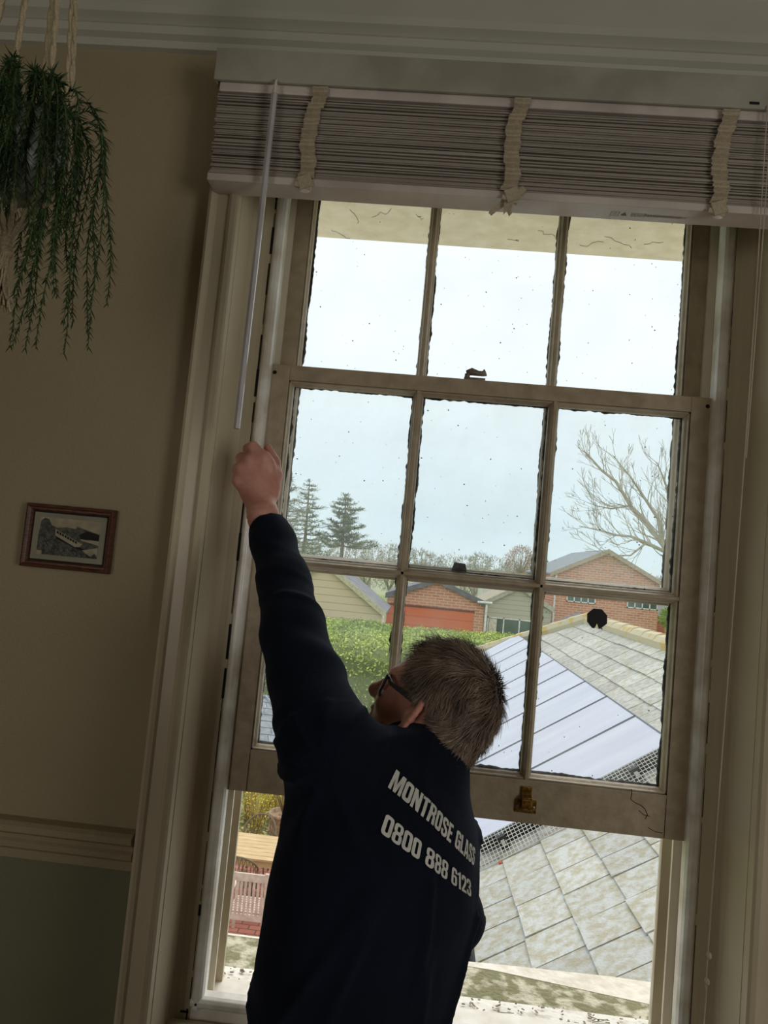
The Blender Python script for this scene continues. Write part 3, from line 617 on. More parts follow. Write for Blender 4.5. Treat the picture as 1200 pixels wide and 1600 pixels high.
# ================================================================== THE GLAZIER
def vn(v): v = np.array(v, float); return v/np.linalg.norm(v)
def cb(r, u, f): return vn(CR*r+CU*u+CF*f)
PER = rootloc('person', (-.16, -.40, 0)); tag(PER, 'person in a navy jacket with printed back, left arm raised to the sash', 'person')
HS = .905; HC = at(679, 1095, -.35)                     # centre of the skull
hf = cb(-.80, .40, .45); hu = cb(.44, .90, 0); hu = vn(hu-hf*(hu@hf)); hl = np.cross(hu, hf); HA = [hf, hl, hu]
def hp(f, l, u): return HC+hf*f+hl*l+hu*u
neck0 = at(650, 1212, -.385); neck1 = hp(-.022, 0, -.07); neck0s = neck0
def hsc(V): return HC+(np.array(V)-HC)*HS       # brings the head, built at nominal size, to this person's size
def head_fn(X, Y, Z):
    d = ell(X, Y, Z, hp(-.012, 0, .012), HA, (.097, .076, .092))
    d = smin(d, ell(X, Y, Z, hp(.030, 0, -.045), HA, (.066, .058, .074)), .03)       # face
    d = smin(d, ell(X, Y, Z, hp(.052, 0, -.098), HA, (.034, .034, .024)), .025)      # chin
    for s in (-1, 1):
        d = smin(d, chain(X, Y, Z, [hp(-.012, s*.058, -.062), hp(.012, s*.052, -.088), hp(.05, s*.022, -.108)], [.016, .017, .014], .01), .02)  # jaw
        d = smin(d, ell(X, Y, Z, hp(.062, s*.040, -.042), HA, (.022, .020, .018)), .015)   # cheek
        d = smin(d, chain(X, Y, Z, [hp(.078, s*.012, .012), hp(.078, s*.034, .012)], [.012, .011]), .01)  # brow
        d = -smin(-d, ell(X, Y, Z, hp(.099, s*.031, -.012), HA, (.017, .016, .012)), .008)  # socket
        d = smin(d, ell(X, Y, Z, hp(.078, s*.031, -.014), HA, (.012, .013, .012)), .003)   # eyeball/lid
    d = smin(d, chain(X, Y, Z, [hp(.082, 0, .002), hp(.098, 0, -.020), hp(.112, 0, -.040)], [.009, .009, .0105], .006), .008)     # nose
    d = smin(d, rcone(X, Y, Z, hp(.112, 0, -.041), hp(.109, 0, -.045), .0125, .0115), .005)
    for s in (-1, 1): d = smin(d, rcone(X, Y, Z, hp(.099, s*.010, -.045), hp(.096, s*.012, -.047), .0075, .007), .005)
    d = smin(d, rcone(X, Y, Z, hp(.091, -.016, -.066), hp(.091, .016, -.066), .0075, .0075), .006)
    d = smin(d, rcone(X, Y, Z, hp(.087, -.015, -.079), hp(.087, .015, -.079), .008, .008), .005)
    d = -smin(-d, ell(X, Y, Z, hp(.101, 0, -.0725), HA, (.012, .024, .0022)), .003)
    d = smin(d, chain(X, Y, Z, [neck1, neck0, neck0-np.array([0, 0, .1])], [.060, .062, .075], .02), .03)
    return d
lo_ = np.minimum(HC, neck0)-.17; hi_ = np.maximum(HC, neck0)+.17
Vh, Fh = surface_nets(head_fn, lo_, hi_, .0036); Vh = relax(Vh, Fh, 3)
# ears
def ear_fn(s):
    c = hp(.006, s*.077, -.027); a_f = vn(hf*.86+hl*s*-.1-hu*.12); out = vn(hl*s*.80-hf*.60); eu = vn(hu*.96-hf*.28); ef = vn(np.cross(eu, out)*(1 if s > 0 else -1))
    def fn(X, Y, Z):
        # rim: a bent ring
        pts = [c+eu*(.035*math.cos(t))+(-ef if False else vn(hf*-.5+hl*s*.85))*(.020*math.sin(t)) for t in np.linspace(-.55, 3.4, 12)]
        d = chain(X, Y, Z, pts, [.0054]*9+[.0062, .0075, .007], .003)
        x = ell(X, Y, Z, c+vn(hf*-.5+hl*s*.85)*.006, [vn(np.cross(eu, vn(hf*-.5+hl*s*.85))), vn(hf*-.5+hl*s*.85), eu], (.0035, .016, .027))
        d = smin(d, x, .004)
        return smin(d, ell(X, Y, Z, c-hl*s*.004, HA, (.012, .010, .018)), .006)
    return fn, c
parts = [(Vh, Fh)]
for s in (-1, 1):
    fn_, c = ear_fn(s); v, f = surface_nets(fn_, c-.05, c+.05, .0022); parts.append((relax(v, f, 2), f))
# ---- left hand: back of the hand to us, fingers curled round the bead
HP = at(401, 752, -.165); WR = at(411, 806, -.185)
def hd(r, u, f): return HP+CR*r+CU*u+CF*f
def finger(k, dirs, lens, rad):
    P = [np.array(k, float)]
    for d, L in zip(dirs, lens): P.append(P[-1]+cb(*d)*L)
    return P, rad
fing = [finger(hd(.012, .044, .0), [(-.62, .66, .28), (-.5, .0, .85), (.5, -.6, .5)], [.032, .026, .020], [.0138, .0125, .0108, .0095]),
        finger(hd(-.012, .038, -.002), [(-.60, .22, .75), (-.1, -.4, .9), (.7, -.5, .3)], [.036, .028, .020], [.0135, .0122, .0108, .0095]),
        finger(hd(-.027, .022, -.001), [(-.45, .08, .85), (.1, -.5, .85), (.75, -.45, .2)], [.032, .026, .019], [.0128, .0116, .0102, .009]),
        finger(hd(-.034, .002, .001), [(-.28, -.05, .9), (.2, -.5, .8), (.8, -.4, .1)], [.026, .021, .017], [.0118, .0104, .0092, .0082])]
thumb = [hd(.026, -.022, .006), hd(.034, .012, .020), hd(.030, .040, .030), hd(.016, .068, .036)]
def hand_fn(X, Y, Z):
    d = ell(X, Y, Z, hd(.0, .006, .004), [CR, CU, CF], (.037, .046, .019))
    d = smin(d, chain(X, Y, Z, [hd(.018, .034, .002), hd(-.006, .032, .000), hd(-.022, .018, .0), hd(-.028, .0, .002)], [.0155, .0155, .0145, .0135], .01), .012)
    d = smin(d, chain(X, Y, Z, [WR-CU*.03+CR*.008, WR, hd(.002, -.020, .003)], [.0295, .0275, .028], .015), .02)
    d = smin(d, ell(X, Y, Z, hd(.024, -.008, .010), [CR, CU, CF], (.017, .032, .018)), .012)
    for P, R_ in fing: d = smin(d, chain(X, Y, Z, P, R_, .003), .0045)
    for (P, R_) in fing: d = smin(d, np.sqrt((X-P[0][0])**2+(Y-P[0][1])**2+(Z-P[0][2])**2)-R_[0]*1.02, .009)
    d = smin(d, chain(X, Y, Z, thumb, [.017, .0135, .0112, .0085], .006), .007)
    for k in range(3):   # tendons
        a = fing[k][0][0]; d = smin(d, rcone(X, Y, Z, a-CF*.004, hd(.004-.004*k, -.018, -.012), .0075, .004), .008)
    return d
v, f = surface_nets(hand_fn, HP-.11, HP+.11, .0024); v = relax(v, f, 2, .4)
for i in range(len(v)):   # wrist creases
    u_ = (v[i]-WR)@CU
    if -.01 < u_ < .035: v[i] = v[i]-vn(v[i]-(WR+CU*u_))*.0009*max(0, math.sin(u_*520+2*noise.noise(tuple(v[i]*30))))
parts.append((v, f))
# ---- arms under the sleeves, right hand resting on the sill board, trunk and legs inside the clothes
SHL = at(514, 1166, -.50); ELL_ = at(450, 950, -.318); SHR = at(668, 1300, -.34); ELR = at(702, 1432, -.31); WRR = np.array([-.10, -.15, 1.0]); HPC = at(548, 1600, -.45)
HPC0 = np.array([HPC[0]-.01, HPC[1]+.01, .93])
tb = 50; TF = np.array([-math.sin(math.radians(tb)), math.cos(math.radians(tb)), 0]); TL = np.array([-math.cos(math.radians(tb)), -math.sin(math.radians(tb)), 0]); TU = np.array([0, 0, 1.])
FT = [HPC0+TL*.10+TF*.02, HPC0-TL*.10+TF*.05]; FT = [np.array([p[0], p[1], .09]) for p in FT]; KN = [(HPC0+TL*s*.09+p)/2+TF*.02 for s, p in zip((1, -1), FT)]
def core_fn(X, Y, Z):
    d = chain(X, Y, Z, [neck0-np.array([0, 0, .03]), at(592, 1300, -.45), at(560, 1500, -.45), HPC0], [.05, .07, .07, .09], .05)
    d = smin(d, chain(X, Y, Z, [neck0-np.array([0, 0, .06]), SHL, ELL_, WR-CU*.02], [.05, .045, .030, .024], .02), .03)
    d = smin(d, chain(X, Y, Z, [neck0-np.array([0, 0, .06]), SHR, ELR, WRR], [.05, .042, .034, .024], .02), .03)
    for s, k, ft in zip((1, -1), KN, FT): d = smin(d, chain(X, Y, Z, [HPC0+TL*s*.07, k, ft], [.075, .05, .04], .02), .03)
    return d
v, f = surface_nets(core_fn, (-.56, -.72, .05), (.22, -.03, 1.95), .012); parts.append((v, f))
RH = WRR
def rhand_fn(X, Y, Z):
    fd = vn((-.75, .5, -.35)); sd = vn(np.cross(fd, (0, 0, 1))); up_ = np.cross(sd, fd); P0 = RH+fd*.05
    d = smin(rcone(X, Y, Z, RH-fd*.03, RH+fd*.01, .027, .024), ell(X, Y, Z, P0, [fd, sd, up_], (.045, .038, .016)), .02)
    for k in range(4):
        a = P0+fd*.034+sd*(k-1.5)*.019; L = [.034, .04, .037, .029][k]; d = smin(d, chain(X, Y, Z, [a, a+fd*L, a+fd*(L*1.6)-up_*.012, a+fd*(L*2.0)-up_*.028], [.0098, .009, .0085, .0075], .003), .004)
    return smin(d, chain(X, Y, Z, [P0-fd*.02+sd*.03, P0+fd*.015+sd*.05-up_*.006, P0+fd*.045+sd*.052-up_*.012], [.013, .011, .009], .005), .007)
v, f = surface_nets(rhand_fn, RH-.15, RH+.15, .004); parts.append((v, f))
Vraw = Vh; parts = [(hsc(v), f) if i < 3 else (v, f) for i, (v, f) in enumerate(parts)]
off = 0; VV = []; FF = []
for v, f in parts: VV.append(v); FF.append(f+off); off += len(v)
body = np_mesh('body', np.concatenate(VV), np.concatenate(FF), M_skin, PER)

# ---- jacket
def tors(X, Y, Z):
    d = None
    st = [(648, 1205, -.405, .078, .066), (601, 1262, -.43, .141, .100), (598, 1320, -.44, .163, .118), (588, 1400, -.445, .176, .124), (567, 1490, -.45, .162, .124), (548, 1600, -.45, .156, .122)]
    P = [(at(a, b, c), r1, r2) for a, b, c, r1, r2 in st]; P.append((np.array([HPC0[0], HPC0[1], .90]), .185, .135))
    for (p, a, b), (q, c, e) in zip(P, P[1:]):
        k = q-p; L = k@k; t = np.clip(((X-p[0])*k[0]+(Y-p[1])*k[1]+(Z-p[2])*k[2])/L, 0, 1)
        x, y, z = X-p[0]-t*k[0], Y-p[1]-t*k[1], Z-p[2]-t*k[2]
        l = x*TL[0]+y*TL[1]; f = x*TF[0]+y*TF[1]; A = a+(c-a)*t; B = b+(e-b)*t; g = np.sqrt((l/A)**2+(f/B)**2+(z/np.minimum(A, B))**2)
        dd = (g-1)*B*.95; d = dd if d is None else smin(d, dd, .02)
    return np.maximum(d, .885-Z)
cuffd = vn(WR-ELL_)
def sleeve_fn(X, Y, Z):
    C0 = at(419, 824, -.19)
    pts = [SHL, at(480, 1065, -.42), at(458, 985, -.355), at(443, 910, -.275), at(427, 848, -.205), C0]
    d = chain(X, Y, Z, pts, [.062, .055, .050, .045, .040, .037], .02)
    cut = (X-C0[0])*cuffd[0]+(Y-C0[1])*cuffd[1]+(Z-C0[2])*cuffd[2]
    d = smin(d, rcone(X, Y, Z, C0-cuffd*.020, C0-cuffd*.004, .0372, .0365), .004)
    d = np.maximum(d, cut-.006)
    return d
def jacket_fn(X, Y, Z):
    d = tors(X, Y, Z)
    d = smin(d, sleeve_fn(X, Y, Z), .035)
    d = smin(d, chain(X, Y, Z, [neck0-np.array([0, 0, .03]), SHL], [.060, .061], .02), .035)
    d = smin(d, chain(X, Y, Z, [neck0-np.array([0, 0, .04]), SHR], [.058, .058], .02), .05)
    RA = chain(X, Y, Z, [SHR, ELR, WRR+np.array([0.03, -.02, .02])], [.060, .052, .036], .02)
    d = smin(d, RA, .018)
    d = smin(d, rcone(X, Y, Z, at(488, 1120, -.47), at(499, 1262, -.46), .047, .046), .03)     # cloth hanging from the armpit
    # stand collar
    ca = vn(neck1-neck0); c0 = neck0-ca*.02; c1 = neck0+ca*.066
    col = rcone(X, Y, Z, c0, c1, .083, .074); h = (X-c1[0])*ca[0]+(Y-c1[1])*ca[1]+(Z-c1[2])*ca[2]
    col = np.maximum(col, h-.0); col = np.maximum(col, -np.maximum(rcone(X, Y, Z, c0, c1+ca*.05, .077, .067), -h-.05))
    return smin(d, col, .012)
Vj, Fj = surface_nets(jacket_fn, (-.56, -.72, .86), (.24, -.06, 1.92), .0062); Vj = relax(Vj, Fj, 3)
# drapes and creases: displacement along the normal
def normals(V, F):
    n = np.zeros_like(V); a = V[F[:, 2]]-V[F[:, 0]]; b = V[F[:, 3]]-V[F[:, 1]]; c = np.cross(a, b)
    for k in range(4): np.add.at(n, F[:, k], c)
    return n/(np.linalg.norm(n, axis=1)[:, None]+1e-12)
nj = normals(Vj, Fj); arm_ax = vn(ELL_-SHL)
for i in range(len(Vj)):
    p = Vj[i]; s = (p-SHL)@arm_ax; disp = 0
    q = Vector(p)
    if s > .03:        # rings of creases round the sleeve
        ph = s*62+7*noise.noise(q*6)+1.2*((p-SHL)@CR)*20; wgt = min(1, (s-.03)/.05)*(1.1 if s < .27 else .28); r = max(0, math.sin(ph))**2.5; disp += .0070*wgt*r*(.35+.9*abs(noise.noise(q*9+Vector((3, 0, 0)))))
        if (p-at(419, 824, -.19))@cuffd > -.026: disp = 0
    else:
        g = p-SHL; rr = np.linalg.norm(g); ang = math.atan2(g@CU, g@CR)
        disp += .0065*max(0, math.sin(ang*9+4*noise.noise(q*4)))**3*math.exp(-((rr-.10)/.07)**2)
        # long pulls from the shoulder to the waist
        v_ = noise.noise(Vector((p@CR*11-p@CU*5, p@CU*3.2, p[1]*4))); disp += .0120*max(0, 1-abs(v_)*4.5)**2*(.8 if p[2] < 1.42 else .3)
    disp += .0022*noise.noise(q*14)
    tx = (p-CAM)@CF; px_ = 600+FPX*((p-CAM)@CR)/tx; py_ = 800-FPX*((p-CAM)@CU)/tx
    if px_ > 585 and 1195+(px_-610)*.9 < py_ < 1325+(px_-610)*.75: disp *= .25   # the stiff print keeps the cloth flat
    Vj[i] = p+nj[i]*disp
Vj = relax(Vj, Fj, 1, .4)
jk = np_mesh('jacket', Vj, Fj, M_jacket, PER)
# trousers and shoes
def tr_fn(X, Y, Z):
    d = ell(X, Y, Z, HPC0+np.array([0, 0, -.01]), [TL, TF, TU], (.178, .125, .13))
    for s, k, ft in zip((1, -1), KN, FT): d = smin(d, chain(X, Y, Z, [HPC0+TL*s*.085-TU*.03, k, ft+TU*.02], [.095, .072, .062], .02), .02)
    return np.maximum(d, .07-Z)
v, f = surface_nets(tr_fn, (-.5, -.75, .05), (.2, -.05, 1.0), .012); np_mesh('trousers', relax(v, f, 2), f, M_trous, PER)
for ft in FT:
    def sh_fn(X, Y, Z):
        d = smin(ell(X, Y, Z, ft+TF*.10-TU*.05, [TF, TL, TU], (.12, .048, .042)), ell(X, Y, Z, ft-TU*.03, [TF, TL, TU], (.065, .045, .06)), .03); return np.maximum(d, .001-Z)
    v, f = surface_nets(sh_fn, ft-.25, ft+.28, .009); np_mesh('shoe', relax(v, f, 1), f, M_shoe, PER)

# ---- printed lettering on the back of the jacket: heavy condensed capitals wrapped onto the cloth
def rr(x0, y0, x1, y1, r, n=5):
    P = []
    for cx, cy, a0 in ((x1-r, y0+r, -90), (x1-r, y1-r, 0), (x0+r, y1-r, 90), (x0+r, y0+r, 180)):
        for k in range(n+1): a = math.radians(a0+90*k/n); P.append((cx+r*math.cos(a), cy+r*math.sin(a)))
    return P
Wd = .52; st_ = .185
def R4(x0, y0, x1, y1): return [(x0, y0), (x1, y0), (x1, y1), (x0, y1)]
G = {  # glyph: (width, outer polygons, holes)
 'O': (Wd, [rr(0, 0, Wd, 1, .17)], [rr(st_, .17, Wd-st_, .83, .07)]),
 '0': (Wd, [rr(0, 0, Wd, 1, .17)], [rr(st_, .17, Wd-st_, .83, .07)]),
 'M': (.72, [[(0, 0), (.165, 0), (.165, .62), (.28, 0), (.44, 0), (.555, .62), (.555, 0), (.72, 0), (.72, 1), (.49, 1), (.36, .42), (.23, 1), (0, 1)]], []),
 'N': (.55, [[(0, 0), (.17, 0), (.17, .5), (.36, 0), (.55, 0), (.55, 1), (.38, 1), (.38, .52), (.2, 1), (0, 1)]], []),
 'T': (.48, [[(.145, 0), (.335, 0), (.335, .83), (.48, .83), (.48, 1), (0, 1), (0, .83), (.145, .83)]], []),
 'R': (.53, [[(0, 0), (.185, 0), (.185, .42), (.24, .42), (.31, .36), (.335, 0), (.52, 0), (.51, .36), (.47, .47), (.42, .52), (.49, .57), (.52, .66), (.52, .85), (.46, .96), (.34, 1), (0, 1)]], [[(.185, .58), (.28, .58), (.335, .64), (.335, .79), (.28, .84), (.185, .84)]]),
 'E': (.42, [[(0, 0), (.41, 0), (.41, .17), (.185, .17), (.185, .42), (.37, .42), (.37, .58), (.185, .58), (.185, .83), (.40, .83), (.40, 1), (0, 1)]], []),
 'L': (.40, [[(0, 0), (.39, 0), (.39, .17), (.185, .17), (.185, 1), (0, 1)]], []),
 'A': (.56, [[(0, 0), (.18, 0), (.2, .18), (.36, .18), (.38, 0), (.56, 0), (.41, 1), (.15, 1)]], [[(.22, .34), (.34, .34), (.28, .78)]]),
 'S': (.52, [[(.17, 0), (.35, 0), (.48, .06), (.52, .17), (.52, .34), (.46, .47), (.22, .64), (.19, .69), (.19, .8), (.26, .85), (.33, .8), (.33, .68), (.51, .68), (.51, .84), (.46, .95), (.35, 1), (.17, 1), (.05, .95), (.0, .83), (.0, .66), (.06, .54), (.3, .36), (.335, .31), (.335, .19), (.26, .14), (.19, .19), (.19, .34), (.01, .34), (.01, .16), (.06, .05)]], []),
 'G': (.53, [[(.17, 0), (.30, 0), (.38, .07), (.41, 0), (.53, 0), (.53, .54), (.27, .54), (.27, .39), (.34, .39), (.34, .21), (.27, .15), (.19, .21), (.19, .79), (.27, .85), (.34, .79), (.34, .65), (.53, .65), (.53, .84), (.46, .96), (.35, 1), (.17, 1), (.05, .95), (0, .83), (0, .17), (.05, .05)]], []),
 '8': (.53, [[(.17, 0), (.36, 0), (.48, .05), (.53, .16), (.53, .38), (.49, .47), (.43, .51), (.49, .56), (.52, .65), (.52, .85), (.47, .95), (.36, 1), (.17, 1), (.06, .95), (.01, .85), (.01, .65), (.04, .56), (.10, .51), (.04, .47), (0, .38), (0, .16), (.05, .05)]], [rr(.185, .14, .345, .43, .05), rr(.185, .60, .345, .86, .05)]),
 '6': (.53, [[(.17, 0), (.36, 0), (.48, .05), (.53, .16), (.53, .46), (.48, .57), (.37, .61), (.25, .59), (.19, .55), (.19, .8), (.26, .86), (.33, .8), (.33, .71), (.52, .71), (.52, .84), (.46, .96), (.35, 1), (.17, 1), (.05, .95), (0, .84), (0, .16), (.05, .05)]], [rr(.185, .14, .345, .47, .05)]),
 '1': (.36, [[(.13, 0), (.32, 0), (.32, 1), (.18, 1), (.12, .92), (0, .86), (0, .74), (.13, .78)]], []),
 '2': (.5, [[(0, 0), (.49, 0), (.49, .16), (.21, .16), (.42, .46), (.49, .6), (.5, .82), (.44, .95), (.33, 1), (.16, 1), (.05, .95), (0, .84), (0, .68), (.18, .68), (.18, .82), (.25, .86), (.32, .8), (.32, .65), (.26, .52), (0, .14)]], []),
 '3': (.51, [[(.17, 0), (.35, 0), (.47, .06), (.51, .18), (.51, .36), (.47, .47), (.40, .52), (.46, .57), (.5, .66), (.5, .85), (.44, .96), (.34, 1), (.16, 1), (.05, .95), (.0, .84), (.0, .7), (.18, .7), (.18, .82), (.25, .86), (.32, .8), (.32, .64), (.27, .58), (.19, .57), (.19, .44), (.27, .43), (.33, .38), (.33, .2), (.26, .14), (.19, .2), (.19, .33), (0, .33), (0, .16), (.05, .05)]], []),
}
def glyph_mesh(ch):
    wd, outs, holes = G[ch]; cu = bpy.data.curves.new('g', 'CURVE'); cu.dimensions = '2D'; cu.fill_mode = 'BOTH'
    for P in outs+holes:
        s = cu.splines.new('POLY'); s.points.add(len(P)-1); s.use_cyclic_u = True
        for i, (x, y) in enumerate(P): s.points[i].co = (x, y, 0, 1)
    o = bpy.data.objects.new('g', cu); S.collection.objects.link(o); me = o.to_mesh()
    bm = bmesh.new(); bm.from_mesh(me)
    for c_, nn_ in (((1, 0, 0), 8), ((0, 1, 0), 14)):
        for k in range(1, nn_): bmesh.ops.bisect_plane(bm, geom=bm.verts[:]+bm.edges[:]+bm.faces[:], plane_co=(k/nn_*(wd if c_[0] else 1), k/nn_, 0), plane_no=c_)
    bm.verts.index_update(); V = [tuple(v.co) for v in bm.verts]; F = [tuple(v.index for v in f.verts) for f in bm.faces]; bm.free()
    S.collection.objects.unlink(o); bpy.data.objects.remove(o); bpy.data.curves.remove(cu); return wd, V, F
bvh = BVHTree.FromPolygons([Vector(v) for v in Vj], [tuple(map(int, f)) for f in Fj])
def hit(px, py):     # a point of the jacket's back
    d = Vector(CF+CR*(px-600)/FPX-CU*(py-800)/FPX).normalized(); r_ = bvh.ray_cast(Vector(CAM), d); return r_[0]
def line(text, top, bot, name):
    gs = [(c, glyph_mesh(c) if c != ' ' else (.24, [], [])) for c in text]; tot = sum(g[0]+.055 for _, g in gs)
    T3 = [hit(*p) for p in top]; B3 = [hit(*p) for p in bot]
    ok = [i for i in range(len(top)) if T3[i] is not None and B3[i] is not None]
    Tn = np.array([tuple(T3[i]) for i in ok]); Bn = np.array([tuple(B3[i]) for i in ok]); us = np.array([i/(len(top)-1) for i in ok])
    def spl(A, u): return np.array([np.polyval(np.polyfit(us, A[:, k], 3), u) for k in range(3)])
    CT = [np.polyfit(us, Tn[:, k], 3) for k in range(3)]; CB = [np.polyfit(us, Bn[:, k], 3) for k in range(3)]
    mb = MB(); cur = 0
    for c, (wd, V, F) in gs:
        if V:
            W3 = []
            for x, y, _ in V:
                u = (cur+x)/tot; a = np.array([np.polyval(k, u) for k in CT]); b = np.array([np.polyval(k, u) for k in CB]); p = b+(a-b)*y
                h = bvh.find_nearest(Vector(p)); W3.append(tuple(h[0]+h[1]*.0020))
            mb.add(W3, F)
        cur += wd+.055
    return mb.build(name, M_print, jk)
N1 = 12
def tw(k): u = np.linspace(0, 1, N1); return u*(1+k*(1-u))
top1 = [(618+(741-618)*t, 1203+(1326-1203)*t**1.08) for t in tw(.56)]; bot1 = [(605+(739-605)*t, 1231+(1353-1231)*t**1.08) for t in tw(.56)]
top2 = [(603+(734-603)*t, 1271+(1376-1271)*t) for t in tw(.42)]; bot2 = [(593+(735-593)*t, 1301+(1402-1301)*t) for t in tw(.42)]
t1_ = line('MONTROSE GLASS', top1, bot1, 'printed_name'); t2_ = line('0800 888 6123', top2, bot2, 'printed_number')
t1_['label'] = 'pale grey printed capitals'; t2_['label'] = 'pale grey printed digits'

# ---- hair: a cap grown with thousands of short strands
hb0 = BVHTree.FromPolygons([Vector(v) for v in Vh], [tuple(map(int, f)) for f in Fh])
def scalp(th, ph):   # th from crown, ph round; direction in head frame
    d = hf*math.sin(th)*math.cos(ph)+hl*math.sin(th)*math.sin(ph)+hu*math.cos(th); c = hp(-.012, 0, .005)
    r_ = hb.ray_cast(Vector(c+d*.3), Vector(-d)); return (np.array(r_[0]), np.array(r_[1])) if r_[0] is not None else (None, None)
def limit(ph):       # hairline in degrees from the crown, by azimuth: forehead 55, temple 80, over the ear 92, nape 128
    a = abs((math.degrees(ph)+180) % 360-180)
    return np.interp(a, [0, 25, 45, 62, 78, 92, 110, 135, 180], [50, 54, 66, 92, 100, 88, 122, 136, 140])
def cap_fn(X, Y, Z):
    c = hp(-.016, 0, .010); d = ell(X, Y, Z, c, HA, (.100, .083, .099)); d = smin(d, ell(X, Y, Z, hp(-.052, 0, -.052), HA, (.050, .062, .062)), .03)
    x, y, z = X-c[0], Y-c[1], Z-c[2]; F_ = x*hf[0]+y*hf[1]+z*hf[2]; L_ = x*hl[0]+y*hl[1]+z*hl[2]; U_ = x*hu[0]+y*hu[1]+z*hu[2]
    th = np.degrees(np.arctan2(np.sqrt(F_**2+L_**2), U_)); a = np.abs(np.degrees(np.arctan2(L_, F_))); lim = np.interp(a, [0, 25, 45, 62, 78, 92, 110, 135, 180], [46, 50, 62, 88, 95, 82, 112, 130, 134])
    return np.maximum(d, (th-lim)*.0016)
v, f = surface_nets(cap_fn, HC-.15, HC+.15, .004); v = relax(v, f, 4); nn_ = normals(v, f)
for i in range(len(v)): v[i] = v[i]+nn_[i]*.0022*noise.noise(Vector(v[i]*60))
hb = BVHTree.FromPolygons([Vector(q) for q in v], [tuple(map(int, q)) for q in f]); hairV = [tuple(q) for q in v]; hairF = [tuple(map(int, q)) for q in f]
whorl = hp(-.080, -.055, .060); HM = MB(); HM.v = hairV; HM.f = hairF; HM.mi = [0]*len(hairF)
cnt = 0
while cnt < 15000:
    z_ = random.uniform(-.8, 1); ph = random.uniform(-math.pi, math.pi); th = math.acos(z_)
    lm = limit(ph)
    if math.degrees(th) > lm-2: continue
    p, n_ = scalp(th, ph)
    if p is None: continue
    cnt += 1
    ang = noise.noise(Vector(p*22))*2.0
    t = p-whorl; t = t-n_*(t@n_); t = t/(np.linalg.norm(t)+1e-6)
    back = (p-HC)@hf < -.02
    down = -hu*.9+(hf*.55 if (p-HC)@hf > -.05 else -hf*.12); down = down-n_*(down@n_)
    dirn = t*.8+down*(1.0 if (p-HC)@hu < .06 else .15); side = np.cross(n_, dirn); dirn = dirn+side*(ang+random.uniform(-.35, .35)); dirn = dirn/np.linalg.norm(dirn)
    L = random.uniform(.022, .042)*(1.15 if (p-HC)@hu > .03 else .8); lift = random.uniform(.08, .55)+(.10 if (p-HC)@hu > .05 else 0)
    base = p-n_*random.uniform(.0, .004); P = [base]; cd = dirn+n_*lift
    for k in range(4):
        cd = cd-n_*.16*(k > 0)-CU*.02; cd = cd/np.linalg.norm(cd); P.append(P[-1]+cd*L/4)
    wv = np.cross(dirn, n_)*random.uniform(.0006, .0012); b0 = len(HM.v)
    for k, q in enumerate(P): s_ = 1-.22*k; HM.v += [tuple(q-wv*s_), tuple(q+n_*.0007*s_), tuple(q+wv*s_)]
    for k in range(4): a = b0+k*3; HM.f += [(a, a+1, a+4, a+3), (a+1, a+2, a+5, a+4)]; HM.mi += [0, 0]
me = bpy.data.meshes.new('hair'); me.from_pydata([tuple(q) for q in hsc(HM.v)], [], HM.f); me.update(); ho = link('hair', me, M_hair, PER, smooth=True); ho['label'] = 'short tousled grey-brown hair'

# ---- spectacles
gl = bpy.data.objects.new('glasses', None); S.collection.objects.link(gl); gl.parent = PER; gl.matrix_parent_inverse = Matrix.Translation(-Vector(PER.location)); gl['label'] = 'black rectangular spectacles'
def child(mb, name, m, smooth=False, **k):
    mb.v = [tuple(q) for q in hsc(mb.v)]
    o = mb.build(name, m, None, smooth, **k); o.parent = gl; return o
GF, GU = .084, -.012
rim = MB(); ln_ = MB()
for s in (-1, 1):
    cx = s*.034; c = [(cx-.027*s, .017), (cx+.030*s, .019), (cx+.031*s, -.010), (cx+.022*s, -.019), (cx-.018*s, -.019), (cx-.026*s, -.008)]
    P = [hp(GF-.10*abs(l)**1.5-abs(l)*.08, l, GU+u) for l, u in c]
    rim.tube(P+[P[0], P[1]], .0029, 6)
    child(MB().add(P, [tuple(range(6))]), 'lens', M_lens)
    tpl = MB(); a = hp(GF-.012, s*.066, GU+.018); b_ = hp(.06, s*.077, GU+.014); c_ = hp(-.002, s*.079, GU+.008); d_ = hp(-.018, s*.079, GU-.016)
    for u, v_ in ((a, b_), (b_, c_)): 
        ax = vn(v_-u); tpl.obox((u+v_)/2, ax, vn(np.cross(ax, hu)), vn(np.cross(vn(np.cross(ax, hu)), ax)), np.linalg.norm(v_-u)/2+.001, .0014, .0036)
    child(tpl, 'temple_arm', M_black)
rim.tube([hp(GF-.002, -.010, GU+.006), hp(GF+.003, 0, GU+.009), hp(GF-.002, .010, GU+.006)], .002, 6)
for s in (-1, 1): rim.tube([hp(GF-.008, s*.061, GU+.019), hp(GF-.013, s*.067, GU+.018)], .0035, 6)
child(rim, 'frame', M_black)
# ================================================================== OUTSIDE
GZ = -3.5
ORD = 'first second third fourth fifth sixth seventh eighth ninth tenth eleventh twelfth thirteenth fourteenth fifteenth sixteenth seventeenth eighteenth nineteenth twentieth twenty-first twenty-second twenty-third twenty-fourth twenty-fifth twenty-sixth twenty-seventh twenty-eighth'.split()
def PX(px, py, Y): return at(px, py, Y)
g = MB().box(-400, 400, 5, 420, GZ-.3, GZ); go = g.build('lawn_ground', M_grass); struct(go)
